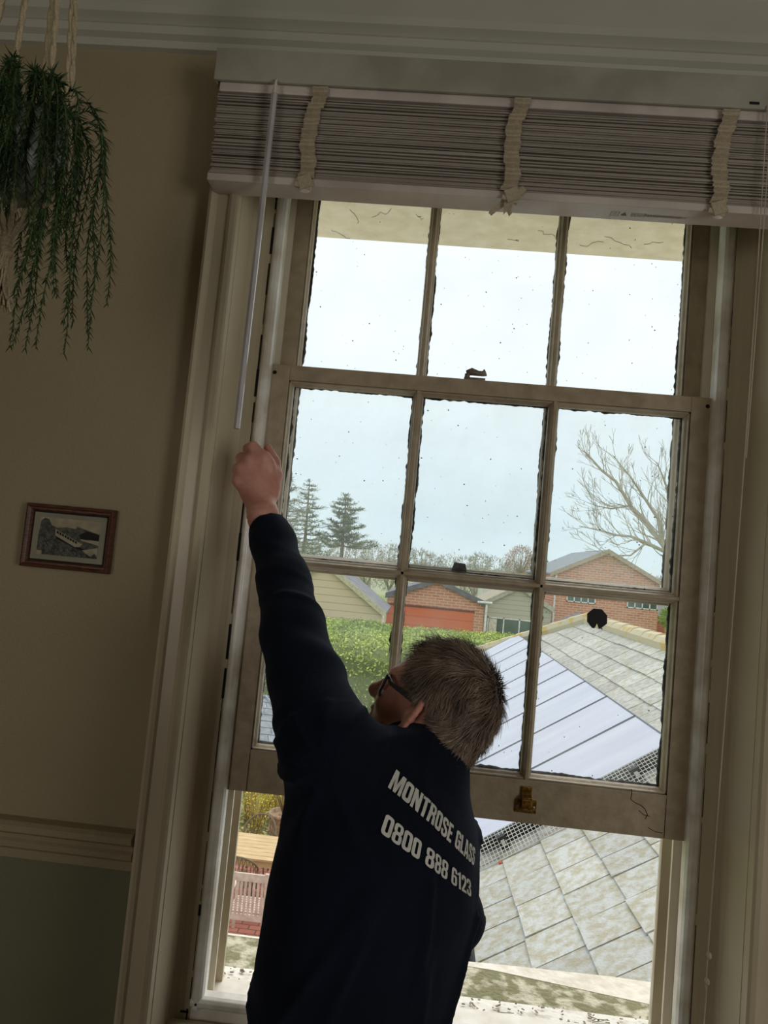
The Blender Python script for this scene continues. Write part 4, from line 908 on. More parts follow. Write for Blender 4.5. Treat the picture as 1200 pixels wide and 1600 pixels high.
# ---- near slate roof (ridge runs away from the house, slope faces left)
AL = math.radians(32.56); ca_, sa_ = math.cos(AL), math.sin(AL); RX0, RZ0 = .385, -.215; RXR = 2.57; SL = (RXR-RX0)/ca_
def rpt(s, y, h=0): return (RX0+s*ca_-h*sa_, y, RZ0+s*sa_+h*ca_)   # s up the slope from the eaves, h above it
def hipy(s): return 9.6+1.6*(SL-s)*ca_
roof = rootloc('slate_roof', (1.5, 4, GZ)); tag(roof, 'lichen-spotted grey slate roof of the lower wing under the window', 'roof')
dk = MB().add([rpt(0, .35, -.03), rpt(SL, .35, -.03), rpt(SL, 9.6, -.03), rpt(0, hipy(0), -.03), (RX0, .35, GZ), (RXR, .35, GZ), (RXR+2.2, .35, RZ0), (RXR+2.2, 9.6+2, RZ0), (RXR+2.2, .35, GZ), (RX0, hipy(0), GZ), (RXR+2.2, 12, GZ)],
              [(0, 1, 2, 3), (0, 3, 9, 4), (1, 6, 7, 2), (2, 7, 3), (0, 4, 8, 6, 1), (6, 8, 10, 7), (3, 7, 10, 9)])
dk.build('wing_wall', M_stonew, roof)
sla = MB(); PITCH_ = .275; r_ = 0; s = -.03
rowh = [.31]*40
while s < SL-.02:
    pit = PITCH_*(1-.012*r_); y = .35-random.uniform(0, .3)
    while y < hipy(s)-.05:
        wd = random.choice([.23, .26, .29, .32])*random.uniform(.95, 1.05)
        j = random.uniform(-.006, .006); s0, s1 = s+j, min(s+pit+.06, SL); y1 = min(y+wd-.010, hipy(s))
        y1b = min(y1, hipy(s1)); h0 = .016+random.uniform(-.002, .004); h1 = .003
        if s1 > s0+.05 and y1b > y:
            sk = random.uniform(-.004, .004)
            sla.add([rpt(s0, y, h0), rpt(s0+sk, y1, h0), rpt(s1, y1b, h1), rpt(s1, y, h1), rpt(s0, y, h0-.012), rpt(s0+sk, y1, h0-.012), rpt(s1, y1b, h1-.006), rpt(s1, y, h1-.006)],
                    [(0, 1, 2, 3), (0, 4, 5, 1), (1, 5, 6, 2), (3, 7, 4, 0)])
        y += wd
    s += pit; r_ += 1
sla.build('slates', M_slate, roof)
rt = MB(); y = .4
while y < 9.6:
    L = .44; V = []
    for q in range(2):
        for k in range(7): a = math.radians(-20+220*k/6); V.append((RXR+.12*math.cos(a), y+q*L, RZ0+SL*sa_-.02+.12*math.sin(a)*(.86 if q else 1)))
    rt.add(V, [(k, k+1, k+8, k+7) for k in range(6)]+[tuple(range(7)), tuple(range(7, 14))]); y += L*.97
p0 = np.array(rpt(SL, 9.6, .02)); p1 = np.array(rpt(0, hipy(0), .02)); d = p1-p0; n = int(np.linalg.norm(d)/.42)
for i in range(n):
    a = p0+d*i/n; b = p0+d*(i+.97)/n; rt.tube([a, b], [.105, .12], 8)
rt.build('ridge_tiles', M_ridge, roof)
MB().sweep([(-.06, 0), (-.055, -.05), (-.02, -.075), (.02, -.06), (.03, 0), (.02, 0), (.012, -.045), (-.02, -.06), (-.045, -.042), (-.05, 0)], (RX0-.03, .4, RZ0-.01), (RX0-.03, 13, RZ0-.01), (1, 0, 0), (0, 0, 1)).build('gutter', M_black, roof)
# ---- nine solar panels in one line along the slope
S0 = (.49-RX0)/ca_; S1 = (1.742-RX0)/ca_; Y0 = 3.42; PP = .85
for k in range(9):
    y = Y0+k*PP; o = rootloc('solar_panel', (1.1, y+PP/2, .25))
    lab = ['nearest the house, above the wire guard', 'second from the house', 'third from the house', 'fourth from the house', 'fifth from the house', 'sixth from the house', 'third from the far hip', 'second from the far hip', 'farthest, beside the far hip'][k]
    tag(o, 'pale blue-grey solar panel on the slate roof, '+lab, 'solar panel', 'solar panels on the slate roof')
    hh = .11
    def pb_(s0, s1, y0, y1, h0, h1):
        return MB().add([rpt(a, b, c) for a in (s0, s1) for b in (y0, y1) for c in (h0, h1)], [(0, 1, 3, 2), (4, 6, 7, 5), (0, 4, 5, 1), (2, 3, 7, 6), (0, 2, 6, 4), (1, 5, 7, 3)])
    fm = MB()
    for q in (pb_(S0, S1, y+.006, y+.018, hh-.03, hh), pb_(S0, S1, y+PP-.018, y+PP-.006, hh-.03, hh), pb_(S0, S0+.012, y+.006, y+PP-.006, hh-.03, hh), pb_(S1-.012, S1, y+.006, y+PP-.006, hh-.03, hh)): fm.add(q.v, q.f)
    fm.build('frame', M_pframe, o); pb_(S0+.012, S1-.012, y+.018, y+PP-.018, hh-.02, hh-.003).build('cell_sheet', M_panel, o)
    for s_ in (S0+.25, S1-.25): pb_(s_, s_+.04, y, y+PP, .018, hh-.03).build('mounting_rail', M_pframe, o)
# pigeon guard: welded mesh round the near end of the panels
wg = rootloc('wire_guard', (1.1, Y0-.05, .25)); tag(wg, 'white wire mesh pigeon guard along the near edge of the solar panels', 'wire guard')
mm = MB(); yb = Y0-.035
def wpt(s, t): # t: 0 at panel edge, 1 on the slates, splaying towards us
    return np.array(rpt(s, yb-.16*t**1.2, .115*(1-t)+.018))
ns = 62; SS = np.linspace(S0-.10, S1+.02, ns)
for s in SS: mm.tube([wpt(s, t) for t in np.linspace(0, 1, 4)], .0026, 4)
for t in np.linspace(0, 1, 9): mm.tube([wpt(s, t) for s in SS[::4]], .0026, 4)
ms = MB(); SY = np.linspace(yb, yb+.0+PP*9, 300)
for y in SY[:120]: ms.tube([rpt(S0-.03, y, .11), rpt(S0-.09, y, .06), rpt(S0-.16, y, .02)], .0017, 4)
for t in range(6): ms.tube([rpt(S0-.03-.13*t/5, y, .11-.09*t/5) for y in (SY[0], SY[119])], .0017, 4)
mm.build('mesh', M_wire, wg); ms.build('side_mesh', M_wire, wg)
bk = MB()
q = pb_(S0, S1, Y0-.004, Y0+.004, .03, .108); bk.add(q.v, q.f); bk.build('edge_strip', M_black, wg)
for sc_ in (S0+.14, S0+1.12):
    bc = MB(); q = pb_(sc_, sc_+.06, Y0-.10, Y0-.03, .03, .11); bc.add(q.v, q.f); bc.build('clip', M_black, wg)
    bc = MB(); q = pb_(sc_+.015, sc_+.04, Y0-.115, Y0-.10, .05, .09); bc.add(q.v, q.f); bc.build('clip_fastener', M_wire, wg)
q = MB().box(.56, .59, 3.20, 3.22, -.10, -.08); tag(q.build('tile_fragment', mat('fragment_red', (196, 92, 60), .8)), 'small red fragment lying on the slates by the wire guard', 'fragment')

# ---- houses beyond the hedge
def house(name, label, cx, y, half, depth, ze, zr, mwall, mroof, over=.25, cat='house', zb=GZ, barge=M_white, pull=0):
    o = rootloc(name, (cx, y, zb)); tag(o, label, cat)
    MB().add([(cx-half, y, zb), (cx+half, y, zb), (cx+half, y, ze), (cx, y, zr), (cx-half, y, ze), (cx-half, y+depth, zb), (cx+half, y+depth, zb), (cx+half, y+depth, ze), (cx, y+depth, zr), (cx-half, y+depth, ze)],
             [(0, 1, 2, 3, 4), (5, 9, 8, 7, 6), (0, 4, 9, 5), (1, 6, 7, 2), (0, 5, 6, 1), (4, 3, 8, 9), (2, 7, 8, 3)]).build('wall', mwall, o)
    rf = MB(); bg_ = MB(); L = math.hypot(half, zr-ze); sl = (zr-ze)/half
    for s in (-1, 1):
        e = np.array([cx+s*(half+over), ze-over*sl]); a = np.array([cx, zr]); t = .14
        rf.add([(a[0], y-over, a[1]+.02), (e[0], y-over, e[1]+.02), (e[0], y+depth, e[1]+.02), (a[0], y+depth, a[1]+.02), (a[0], y-over, a[1]+t), (e[0], y-over, e[1]+t), (e[0], y+depth, e[1]+t), (a[0], y+depth, a[1]+t)],
               [(0, 1, 2, 3), (4, 7, 6, 5), (0, 4, 5, 1), (1, 5, 6, 2), (2, 6, 7, 3), (0, 3, 7, 4)])
        bg_.add([(a[0], y-over-.04, a[1]-.12), (e[0], y-over-.04, e[1]-.12), (e[0], y-over-.04, e[1]+t+.03), (a[0], y-over-.04, a[1]+t+.03), (a[0], y-over, a[1]-.12), (e[0], y-over, e[1]-.12), (e[0], y-over, e[1]+t+.03), (a[0], y-over, a[1]+t+.03)],
                [(0, 1, 2, 3), (4, 7, 6, 5), (0, 4, 5, 1), (2, 6, 7, 3), (0, 3, 7, 4), (1, 5, 6, 2)])
    rf.build('roof', mroof, o); bg_.build('bargeboard', barge, o); return o
def win_(o, x0, x1, z0, z1, y, n=2, curtain=False):
    f = MB().box(x0, x1, y-.05, y-.01, z0, z0+.07).box(x0, x1, y-.05, y-.01, z1-.07, z1)
    for k in range(n+1): x = x0+(x1-x0-.07)*k/n; f.box(x, x+.07, y-.05, y-.01, z0, z1)
    w_ = f.build('window', M_white, o); MB().box(x0+.02, x1-.02, y-.03, y-.012, z0+.02, z1-.02).build('pane', M_glassd, w_); return w_
A = PX(508, 880, 32); E_ = PX(603, 962, 32)
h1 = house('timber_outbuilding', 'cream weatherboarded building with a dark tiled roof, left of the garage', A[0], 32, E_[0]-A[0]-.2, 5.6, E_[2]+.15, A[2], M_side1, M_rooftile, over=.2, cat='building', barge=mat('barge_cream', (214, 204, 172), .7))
MB().tube([(E_[0]-.1, 31.7, E_[2]), (E_[0]-.1, 31.7, GZ)], .05, 6).build('downpipe', M_white, h1)
A = PX(684, 908, 38); E_ = PX(757, 944, 38)
h2 = house('brick_garage', 'low red brick garage with a wide orange door behind the hedge', A[0], 38, E_[0]-A[0], 9, E_[2], A[2], M_brick, M_rooftile, over=.15, cat='garage', barge=M_rooftile)
a, c = PX(606, 944, 38), PX(737, 992, 38); d1 = PX(737, 957, 38)
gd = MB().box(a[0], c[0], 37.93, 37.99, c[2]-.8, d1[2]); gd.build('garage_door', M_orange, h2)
MB().box(a[0], c[0]+.05, 37.9, 37.99, d1[2], d1[2]+.1).build('lintel', mat('lintel_dark', (120, 70, 54), .8), h2)
MB().tube([(E_[0]+.1, 37.8, E_[2]), (E_[0]+.1, 37.8, GZ)], .06, 6).tube([(E_[0]-.4, 37.8, E_[2]+.1), (E_[0]+.4, 37.8, E_[2]+.1)], .07, 6).build('downpipe', M_white, h2)
A = PX(812, 917, 41); E_ = PX(758, 942, 41)
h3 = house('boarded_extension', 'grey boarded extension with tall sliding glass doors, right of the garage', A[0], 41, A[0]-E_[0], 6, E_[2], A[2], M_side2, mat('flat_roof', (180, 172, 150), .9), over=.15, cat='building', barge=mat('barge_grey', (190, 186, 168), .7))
a, c = PX(762, 963, 41), PX(835, 1002, 41); win_(h3, a[0], c[0], c[2]-.6, a[2], 41, 3)
MB().box(a[0]+.1, a[0]+.55, 40.93, 40.98, c[2]-.6, a[2]-.1).build('curtain', mat('curtain', (226, 222, 206), .8), h3)
a, c = PX(757, 890, 58), PX(835, 903, 58)
h4 = rootloc('white_flat_building', (a[0], 58, GZ)); tag(h4, 'white flat-roofed block above the boarded extension', 'building')
MB().box(a[0], c[0]+.2, 58, 63, GZ, c[2]+.3).build('wall', M_white, h4); MB().box(a[0]-.2, c[0]+.4, 57.8, 63.2, c[2]+.3, a[2]).build('roof_edge', M_white, h4)
A = PX(950, 862, 45); E_ = PX(864, 896, 45)
h5 = house('brick_house', 'two-storey red brick house with a broad gable behind the slate roof', A[0], 45, A[0]-E_[0], 11, E_[2], A[2], M_brick, M_slate2, over=.2, barge=mat('barge_brown', (190, 172, 150), .7))
for (x0, y0, x1, y1) in ((886, 925, 930, 944), (980, 934, 1027, 954)):
    a, c = PX(x0, y0, 45), PX(x1, y1, 45); win_(h5, a[0], c[0], c[2]-.0, a[2]+.2, 45, 4)
MB().tube([(E_[0]+.2, 44.9, E_[2]), (E_[0]+.2, 44.9, GZ)], .06, 6).build('downpipe', M_white, h5)
a = PX(1043, 960, 48)
h6 = house('neighbour_house', 'brick house partly hidden at the far right pane edge', a[0]+4.2, 48, 4.3, 8, a[2]-.2, a[2]+1.9, M_brick, M_rooftile)
b1, b2 = PX(1043, 984, 48), PX(1053, 1001, 48); win_(h6, b1[0], b2[0]+.3, b2[2], b1[2], 48, 1)
# lean-to roof in front of the brick house
a, b_, c, d = PX(862, 985, 40), PX(905, 962, 40), PX(906, 955, 42), PX(863, 973, 42)
lt = rootloc('porch_roof', (a[0], 40, GZ)); tag(lt, 'small grey lean-to roof at the foot of the brick house', 'roof')
MB().add([a, b_, c, d, a-np.array([0, 0, .15]), b_-np.array([0, 0, .15]), c-np.array([0, 0, .15]), d-np.array([0, 0, .15])], [(0, 1, 2, 3), (4, 7, 6, 5), (0, 4, 5, 1), (1, 5, 6, 2), (2, 6, 7, 3), (0, 3, 7, 4)]).build('roof_slab', M_rooftile, lt)
MB().box(a[0], b_[0], 40.3, 41.8, GZ, a[2]-.1).build('wall', M_brick, lt)

# ---- hedge: a clipped block thick with leaves
def leafblock(name, label, prof, x0, x1, core, leaf, n, sz, cat='hedge', lumps=.25, grp=None):
    """prof: closed (y,z) section swept in x, leaves scattered over it"""
    o = rootloc(name, ((x0+x1)/2, prof[0][0], GZ)); tag(o, label, cat, grp); cm = MB(); nx = 40; m = len(prof); V = []
    def P(x, i, t):
        a, b = np.array(prof[i]), np.array(prof[(i+1) % m]); q = a+(b-a)*t; k = lumps*noise.noise(Vector((x*.5, q[0]*.5, q[1]*.5)))+lumps*.5*noise.noise(Vector((x*1.7, q[0]*1.7, q[1])))
        return np.array([x, q[0]-k, q[1]+(k if q[1] > GZ+.2 else 0)])
    for i in range(nx+1):
        x = x0+(x1-x0)*i/nx; V += [P(x, j, 0) for j in range(m)]
    cm.add(V, [(i*m+j, i*m+(j+1) % m, (i+1)*m+(j+1) % m, (i+1)*m+j) for i in range(nx) for j in range(m)]+[tuple(range(m)), tuple(range(nx*m, nx*m+m))]); cm.build('core', core, o)
    lf = MB(); L = [math.dist(prof[j], prof[(j+1) % m]) for j in range(m-1)]; 
    for _ in range(n):
        j = random.choices(range(m-1), L)[0]; p = P(random.uniform(x0, x1), j, random.random())+np.array([RS.normal(0, .04), RS.normal(0, .05), RS.normal(.03, .07)])
        a = vn(RS.normal(0, 1, 3)); b = vn(np.cross(a, RS.normal(0, 1, 3))); s = sz*random.uniform(.6, 1.3); lf.add([p-a*s, p+b*s*.5, p+a*s, p-b*s*.5], [(0, 1, 2, 3)])
    lf.build('foliage', leaf, o); return o
def zc(py, Y, px=600): return PX(px, py, Y)[2]
hx0, hx1 = PX(380, 1000, 21)[0], PX(850, 1000, 25)[0]
leafblock('hedge', 'long clipped yellow-green hedge between the garden and the houses', [(20.6, GZ), (20.7, zc(1030, 20.7)-.1), (21.1, zc(1014, 21.1)), (24, zc(994, 24)), (29.5, zc(977, 29.5)), (30, GZ)], hx0-2, hx1+4, M_hedged, M_hedge, 60000, .058, lumps=.22)

# ---- slate hipped roof of the garden room, lower left
sx, sy = PX(400, 1095, 16.6)[0], 16.0
gr = rootloc('garden_room', (sx, sy, GZ)); tag(gr, 'small garden building with a hipped grey slate roof beyond the patio', 'garden building')
apx = np.array([sx+.1, 17.2, zc(1088, 17.2, 405)]); B0 = [(sx-2.6, 14.4), (sx+2.4, 14.4), (sx+2.4, 20.0), (sx-2.6, 20.0)]; ze = zc(1205, 14.4, 395)
MB().box(sx-2.4, sx+2.2, 14.7, 19.7, GZ, ze+.1).build('wall', M_brick, gr)
sl2 = MB(); cor_ = [np.array([a, b, ze]) for a, b in B0]
for i in range(4):
    a, b = cor_[i], cor_[(i+1) % 4]; rows = 11
    for r_ in range(rows):
        t0, t1 = r_/rows, (r_+1)/rows+.02; l0, l1 = a+(apx-a)*t0, b+(apx-b)*t0; u0, u1 = a+(apx-a)*t1, b+(apx-b)*t1; n = max(1, int(np.linalg.norm(l1-l0)/.42)); nz = vn(np.cross(b-a, apx-a)); o_ = .5*(r_ % 2)/n
        for k in range(n+1):
            q0, q1 = max(0, (k-.0)/n-o_), min(1, (k+.97)/n-o_)
            if q1 <= q0: continue
            P_ = [l0+(l1-l0)*q0+nz*.03, l0+(l1-l0)*q1+nz*.03, u0+(u1-u0)*q1+nz*.012, u0+(u1-u0)*q0+nz*.012]; sl2.add(P_+[q-nz*.012 for q in P_], [(0, 1, 2, 3), (0, 4, 5, 1), (1, 5, 6, 2), (3, 7, 4, 0)])
sl2.build('slates', M_slate2, gr); hr_ = MB()
for c in cor_: hr_.tube([c+np.array([0, 0, .03]), apx+np.array([0, 0, .03])], .035, 6)
hr_.build('hip_tiles', M_slate2, gr)

# ---- patio
struct(MB().box(-7, .3, 5.5, 11.2, GZ, GZ+.03).build('patio_paving', M_brickp))
def bar(mb, a, b, w, t): 
    a, b = np.array(a, float), np.array(b, float); ax = vn(b-a); h = np.array([0, 0, 1.]) if abs(ax[2]) < .9 else np.array([0, 1., 0]); s_ = vn(np.cross(ax, h)); mb.obox((a+b)/2, ax, s_, np.cross(ax, s_), np.linalg.norm(b-a)/2, w/2, t/2)
GP = GZ+.03
tx, ty = -2.2, 9.62
tb_ = rootloc('garden_table', (tx, ty, GP)); tag(tb_, 'pale wooden planked garden table on the brick patio', 'table')
pk = MB()
for k in range(7): pk.box(tx-.75, tx+.75, ty-.46+k*.132, ty-.46+k*.132+.126, GZ+.73, GZ+.76)
pk.build('table_top', M_wood, tb_, bevel=.004); MB().box(tx-.7, tx+.7, ty-.42, ty-.39, GZ+.63, GZ+.73).build('apron', M_wood, tb_); MB().box(tx-.7, tx+.7, ty+.39, ty+.42, GZ+.63, GZ+.73).build('apron', M_wood, tb_)
for sx_ in (-1, 1):
    for sy_ in (-1, 1): MB().box(tx+sx_*.66-.035, tx+sx_*.66+.035, ty+sy_*.38-.035, ty+sy_*.38+.035, GP, GZ+.73).build('leg', M_wood, tb_)
# slatted chair, its back to us
cx, cy = -2.0, 8.2
ch = rootloc('slatted_chair', (cx, cy, GP)); tag(ch, 'weathered pale slatted wooden garden chair, back turned to the house', 'chair', 'chairs round the garden table')
fr = MB()
for k, s in enumerate((-1, 1)):
    lg_ = MB(); bar(lg_, (cx+s*.25, cy-.02, GP), (cx+s*.25, cy-.10, GP+1.0), .05, .04); lg_.build('back_post', M_wood2, ch)
    lg_ = MB(); bar(lg_, (cx+s*.25, cy+.45, GP), (cx+s*.25, cy+.45, GP+.62), .045, .045); lg_.build('front_leg', M_wood2, ch)
    lg_ = MB(); bar(lg_, (cx+s*.26, cy-.07, GP+.64), (cx+s*.27, cy+.5, GP+.64), .06, .025); lg_.build('arm_rest', M_wood2, ch)
bar(fr, (cx-.25, cy-.095, GP+.93), (cx+.25, cy-.095, GP+.93), .03, .10); bar(fr, (cx-.25, cy-.055, GP+.40), (cx+.25, cy-.055, GP+.40), .03, .08)
for k in range(8): x = cx-.195+k*.056; bar(fr, (x, cy-.055, GP+.40), (x, cy-.092, GP+.93), .032, .018)
fr.build('slatted_back', M_wood2, ch)
st2 = MB()
for k in range(7): st2.box(cx-.25, cx+.25, cy+.0+k*.065, cy+.05+k*.065, GP+.42, GP+.44)
st2.build('seat', M_wood2, ch)
# openwork metal armchairs either side of the table
for (cx, cy, fl, lab) in ((-2.33, 9.12, 1, 'openwork bronze metal armchair pushed under the near side of the table'), (-2.35, 10.35, -1, 'bronze metal armchair with a hooped back at the far side of the table')):
    o = rootloc('metal_armchair', (cx, cy, GP)); tag(o, lab, 'chair', 'metal armchairs at the garden table')
    P = [(cx+.27*math.cos(a), cy-fl*(.05+.22*math.sin(a)), GP+.62+.24*max(0, math.sin(a))) for a in np.linspace(0, math.pi, 15)]
    MB().tube(P, .014, 6).tube([(p[0], p[1], p[2]-.26) for p in P], .01, 6).build('back_frame', M_metal, o)
    lt_ = MB()
    for k in range(14):
        for dd in (-1, 1):
            j = min(14, max(0, k+dd)); a, b = np.array(P[k]), np.array(P[j]); lt_.tube([a, b-np.array([0, 0, .26])], .005, 4)
    lt_.build('lattice', M_metal, o)
    MB().lathe([(.001, .41), (.24, .41), (.25, .425), (.24, .44), (.001, .435)], (cx, cy+fl*.02, GP), 18).build('seat', M_metal, o)
    for a in range(4): ang = math.pi/4+a*math.pi/2; MB().tube([(cx+.2*math.cos(ang), cy+.2*math.sin(ang), GP+.42), (cx+.26*math.cos(ang), cy+.26*math.sin(ang), GP)], .013, 6).build('leg', M_metal, o)
# tall clay pot with a dead plant
px_, py_ = -2.12, 11.45
po = rootloc('garden_pot', (px_, py_, GP)); tag(po, 'tall round clay garden pot with a rolled rim and dark shrub stump', 'plant pot')
MB().lathe([(.001, 0), (.17, 0), (.24, .2), (.27, .42), (.25, .55), (.29, .58), (.29, .63), (.24, .63), (.23, .58), (.001, .56)], (px_, py_, GP), 24).build('pot', M_terra, po, smooth=True)
sm = MB()
for k in range(14):
    a = random.uniform(0, 6.28); sm.tube([(px_, py_, GP+.55), (px_+.1*math.cos(a), py_+.1*math.sin(a), GP+.75), (px_+.2*math.cos(a), py_+.2*math.sin(a), GP+.85+random.random()*.2)], [.02, .01, .004], 5)
sm.build('stump', mat('dead_stems', (110, 80, 60), .9), po)
# dry grasses and yellow-leaved shrubs in the bed
bed = [(-3.3, 11.9), (-3.0, 12.6), (-2.70, 11.9), (-2.45, 12.6), (-3.6, 12.6), (-2.75, 13.3), (-2.0, 13.1)]
labs = ['dry straw-coloured ornamental grass clump with yellow leaves'] 
for i, (bx, by) in enumerate(bed):
    o = rootloc('dry_shrub', (bx, by, GZ)); tag(o, 'clump of dry straw stems and yellow leaves, '+('front row, left', 'middle row, centre', 'front row, beside the clay pot', 'behind the clay pot', 'middle row, far left', 'back row, left', 'back row, right')[i], 'shrub', 'dry yellow shrubs behind the garden table')
    a_ = MB(); b_ = MB()
    for k in range(46):
        an = random.uniform(0, 6.28); r0 = random.uniform(0, .12); r1 = random.uniform(.1, .3); h = random.uniform(.5, 1.15); pts = [np.array([bx+(r0+(r1-r0)*t*t)*math.cos(an), by+(r0+(r1-r0)*t*t)*math.sin(an), GZ+h*t]) for t in (0, .35, .7, 1)]
        a_.tube(pts, [.007, .006, .005, .002], 4)
        for q in range(16):
            p = pts[random.choice([1, 2, 3])]+RS.normal(0, .06, 3); u = vn(RS.normal(0, 1, 3)); v_ = vn(np.cross(u, RS.normal(0, 1, 3))); s = random.uniform(.012, .03); b_.add([p-u*s, p+v_*s*.5, p+u*s, p-v_*s*.5], [(0, 1, 2, 3)])
    a_.build('stems', M_straw, o); b_.build('leaves', M_yel if i % 3 != 1 else M_straw, o)
dl = MB()
for _ in range(2500):
    p = np.array([random.uniform(-4.5, -1.6), random.uniform(11.2, 13.2), GZ+.03+random.random()*.08]); u = vn(RS.normal(0, 1, 3)*[1, 1, .3]); v_ = vn(np.cross(u, (0, 0, 1))); s = random.uniform(.02, .05); dl.add([p-u*s, p+v_*s*.6, p+u*s, p-v_*s*.6], [(0, 1, 2, 3)])
tag(dl.build('leaf_litter', M_straw), 'fallen straw-coloured leaves covering the planting bed', 'leaf litter', kind='stuff')

# ---- trees
def grow(mb, p, d, L, r, depth, spread, up, tips, seg=4, minr=.006):
    p = np.array(p, float); d = vn(d); P = [p]; R_ = [r]
    for k in range(seg):
        d = vn(d+RS.normal(0, .10, 3)+np.array([0, 0, up])); p = p+d*L/seg; P.append(p); R_.append(max(minr, r*(1-.45*(k+1)/seg)))
    mb.tube(P, R_, 5 if r > .03 else 3, cap=False); tips.append((p, d))
    if depth == 0: return
    nb = random.choice([2, 3, 3]) if depth > 1 else random.choice([2, 3, 4])
    for k in range(nb):
        j = random.choice(range(max(1, seg-2), seg+1)) if k else seg; q = P[j]; a = vn(np.cross(d, RS.normal(0, 1, 3))); nd = vn(d+a*random.uniform(.5, 1.0)*spread); grow(mb, q, nd, L*random.uniform(.6, .82), R_[j]*.72, depth-1, spread, up, tips, seg, minr)
# pale bare tree at the right, its trunk beyond the window edge and limbs reaching up to the left
bt = rootloc('bare_tree', (PX(1085, 900, 24)[0], 24, GZ)); tag(bt, 'leafless pale-barked tree spreading beyond the right-hand window pane', 'tree')
mb = MB(); tips = []; b0 = PX(1066, 893, 24); rt_ = np.array([b0[0]+.5, 24, GZ])
mb.tube([rt_, (rt_+b0)/2+np.array([.1, 0, 0]), b0], [.24, .17, .13], 8)
def limb(pts, r0, seed, sub=3):
    P = [PX(x, y, 24+dy) for x, y, dy in pts]; n = len(P); R_ = [r0*(1-.8*i/(n-1)) for i in range(n)]; mb.tube(P, R_, 6)
    for i in range(1, n):
        for q in range(sub):
            d = vn(P[i]-P[i-1]); t = random.random(); p = P[i-1]+(P[i]-P[i-1])*t; sd = vn(np.array([d[2], 0, -d[0]]))*random.choice([-1, 1]); nd = vn(d*1.0+sd*random.uniform(.35, .8)+np.array([0, RS.normal(0, .3), .12]))
            grow(mb, p, nd, random.uniform(.45, .85)*(1.2-.6*i/n), max(.013, R_[i]*.5), 2, .55, .07, tips, 4, .0065)
limb([(1066, 893, 0), (1035, 850, 0), (1006, 812, .3), (985, 790, .4), (962, 752, .5), (940, 735, .4), (920, 712, .5), (912, 704, .5)], .10, 1, 4)
limb([(1045, 865, 0), (1010, 848, -.2), (985, 838, -.3), (962, 836, -.3), (935, 828, -.2), (905, 822, -.2)], .07, 2, 4)
limb([(1035, 850, 0), (1028, 810, .2), (1005, 775, 0), (985, 745, -.3), (958, 712, -.4)], .075, 3, 4)
limb([(1058, 880, 0), (1052, 820, .4), (1048, 780, .5), (1036, 745, .4), (1026, 722, .4)], .08, 4, 4)
limb([(1010, 848, -.2), (985, 868, -.4), (950, 868, -.5), (925, 850, -.5)], .04, 5, 4)
limb([(985, 790, .4), (955, 795, .5), (930, 790, .6), (915, 775, .6)], .04, 6, 3)
limb([(1066, 893, 0), (1080, 830, .3), (1085, 770, .2), (1080, 720, .1)], .09, 7, 4)
limb([(1048, 780, .5), (1070, 750, .5), (1078, 715, .5)], .05, 8, 4)
mb.build('branches', M_bark, bt)
# conifers to the left
def conifer(px0, pyt, Y, w, label, layers=20, tier=5, dens=1.0, top=0, zlow=None):
    tp = PX(px0, pyt, Y); base = GZ; H = tp[2]-base; o = rootloc('conifer_tree', (tp[0], Y, GZ)); tag(o, label, 'tree', 'conifers beyond the hedge'); tk = MB(); nd = MB()
    tk.tube([(tp[0], Y, base), (tp[0]+.1, Y, base+H*.6), (tp[0], Y, tp[2])], [.2, .13, .03], 7)
    z0 = zlow if zlow is not None else base+H*.25
    for i in range(layers):
        t = i/(layers-1); z = z0+(tp[2]-z0)*t; R = w*(1-t)**.75*random.uniform(.75, 1.2)+.15
        for k in range(tier):
            a = random.uniform(0, 6.28); rr_ = R*random.uniform(.6, 1.1); P = [np.array([tp[0]+rr_*s*math.cos(a), Y+rr_*s*math.sin(a), z-.10*rr_*math.sin(s*2.6)+.16*rr_*s*s]) for s in (0, .3, .6, .85, 1)]
            tk.tube(P, [.035, .028, .02, .012, .006], 4)
            for q in range(int(34*dens*rr_)):
                s = random.uniform(.25, 1); j = min(3, int(s*4)); p = P[j]+(P[j+1]-P[j])*random.random()+RS.normal(0, 1, 3)*[.10, .10, .045]
                u = vn(np.array([math.cos(a+RS.normal(0, .7)), math.sin(a+RS.normal(0, .7)), RS.normal(.1, .25)])); v_ = vn(np.cross(u, (0, 0, 1)))
                l = random.uniform(.15, .36); nd.add([p, p+u*l*.5+v_*.05, p+u*l, p+u*l*.5-v_*.05], [(0, 1, 2, 3)])
    tk.build('trunk', mat('fir_bark', (120, 108, 90), .9), o); nd.build('foliage', M_fir, o)
conifer(541, 774, 50, 2.3, 'small dark cedar-like conifer with spreading boughs, right of the group', 12, 8, 2.6, zlow=zc(858, 50))
conifer(484, 752, 56, 2.4, 'pale slender conifer with a pointed leader, middle of the group', 18, 7, 1.2, zlow=zc(880, 56))
conifer(447, 735, 44, 2.1, 'tall pale conifer at the left edge of the window', 18, 7, 1.2, zlow=zc(880, 44))
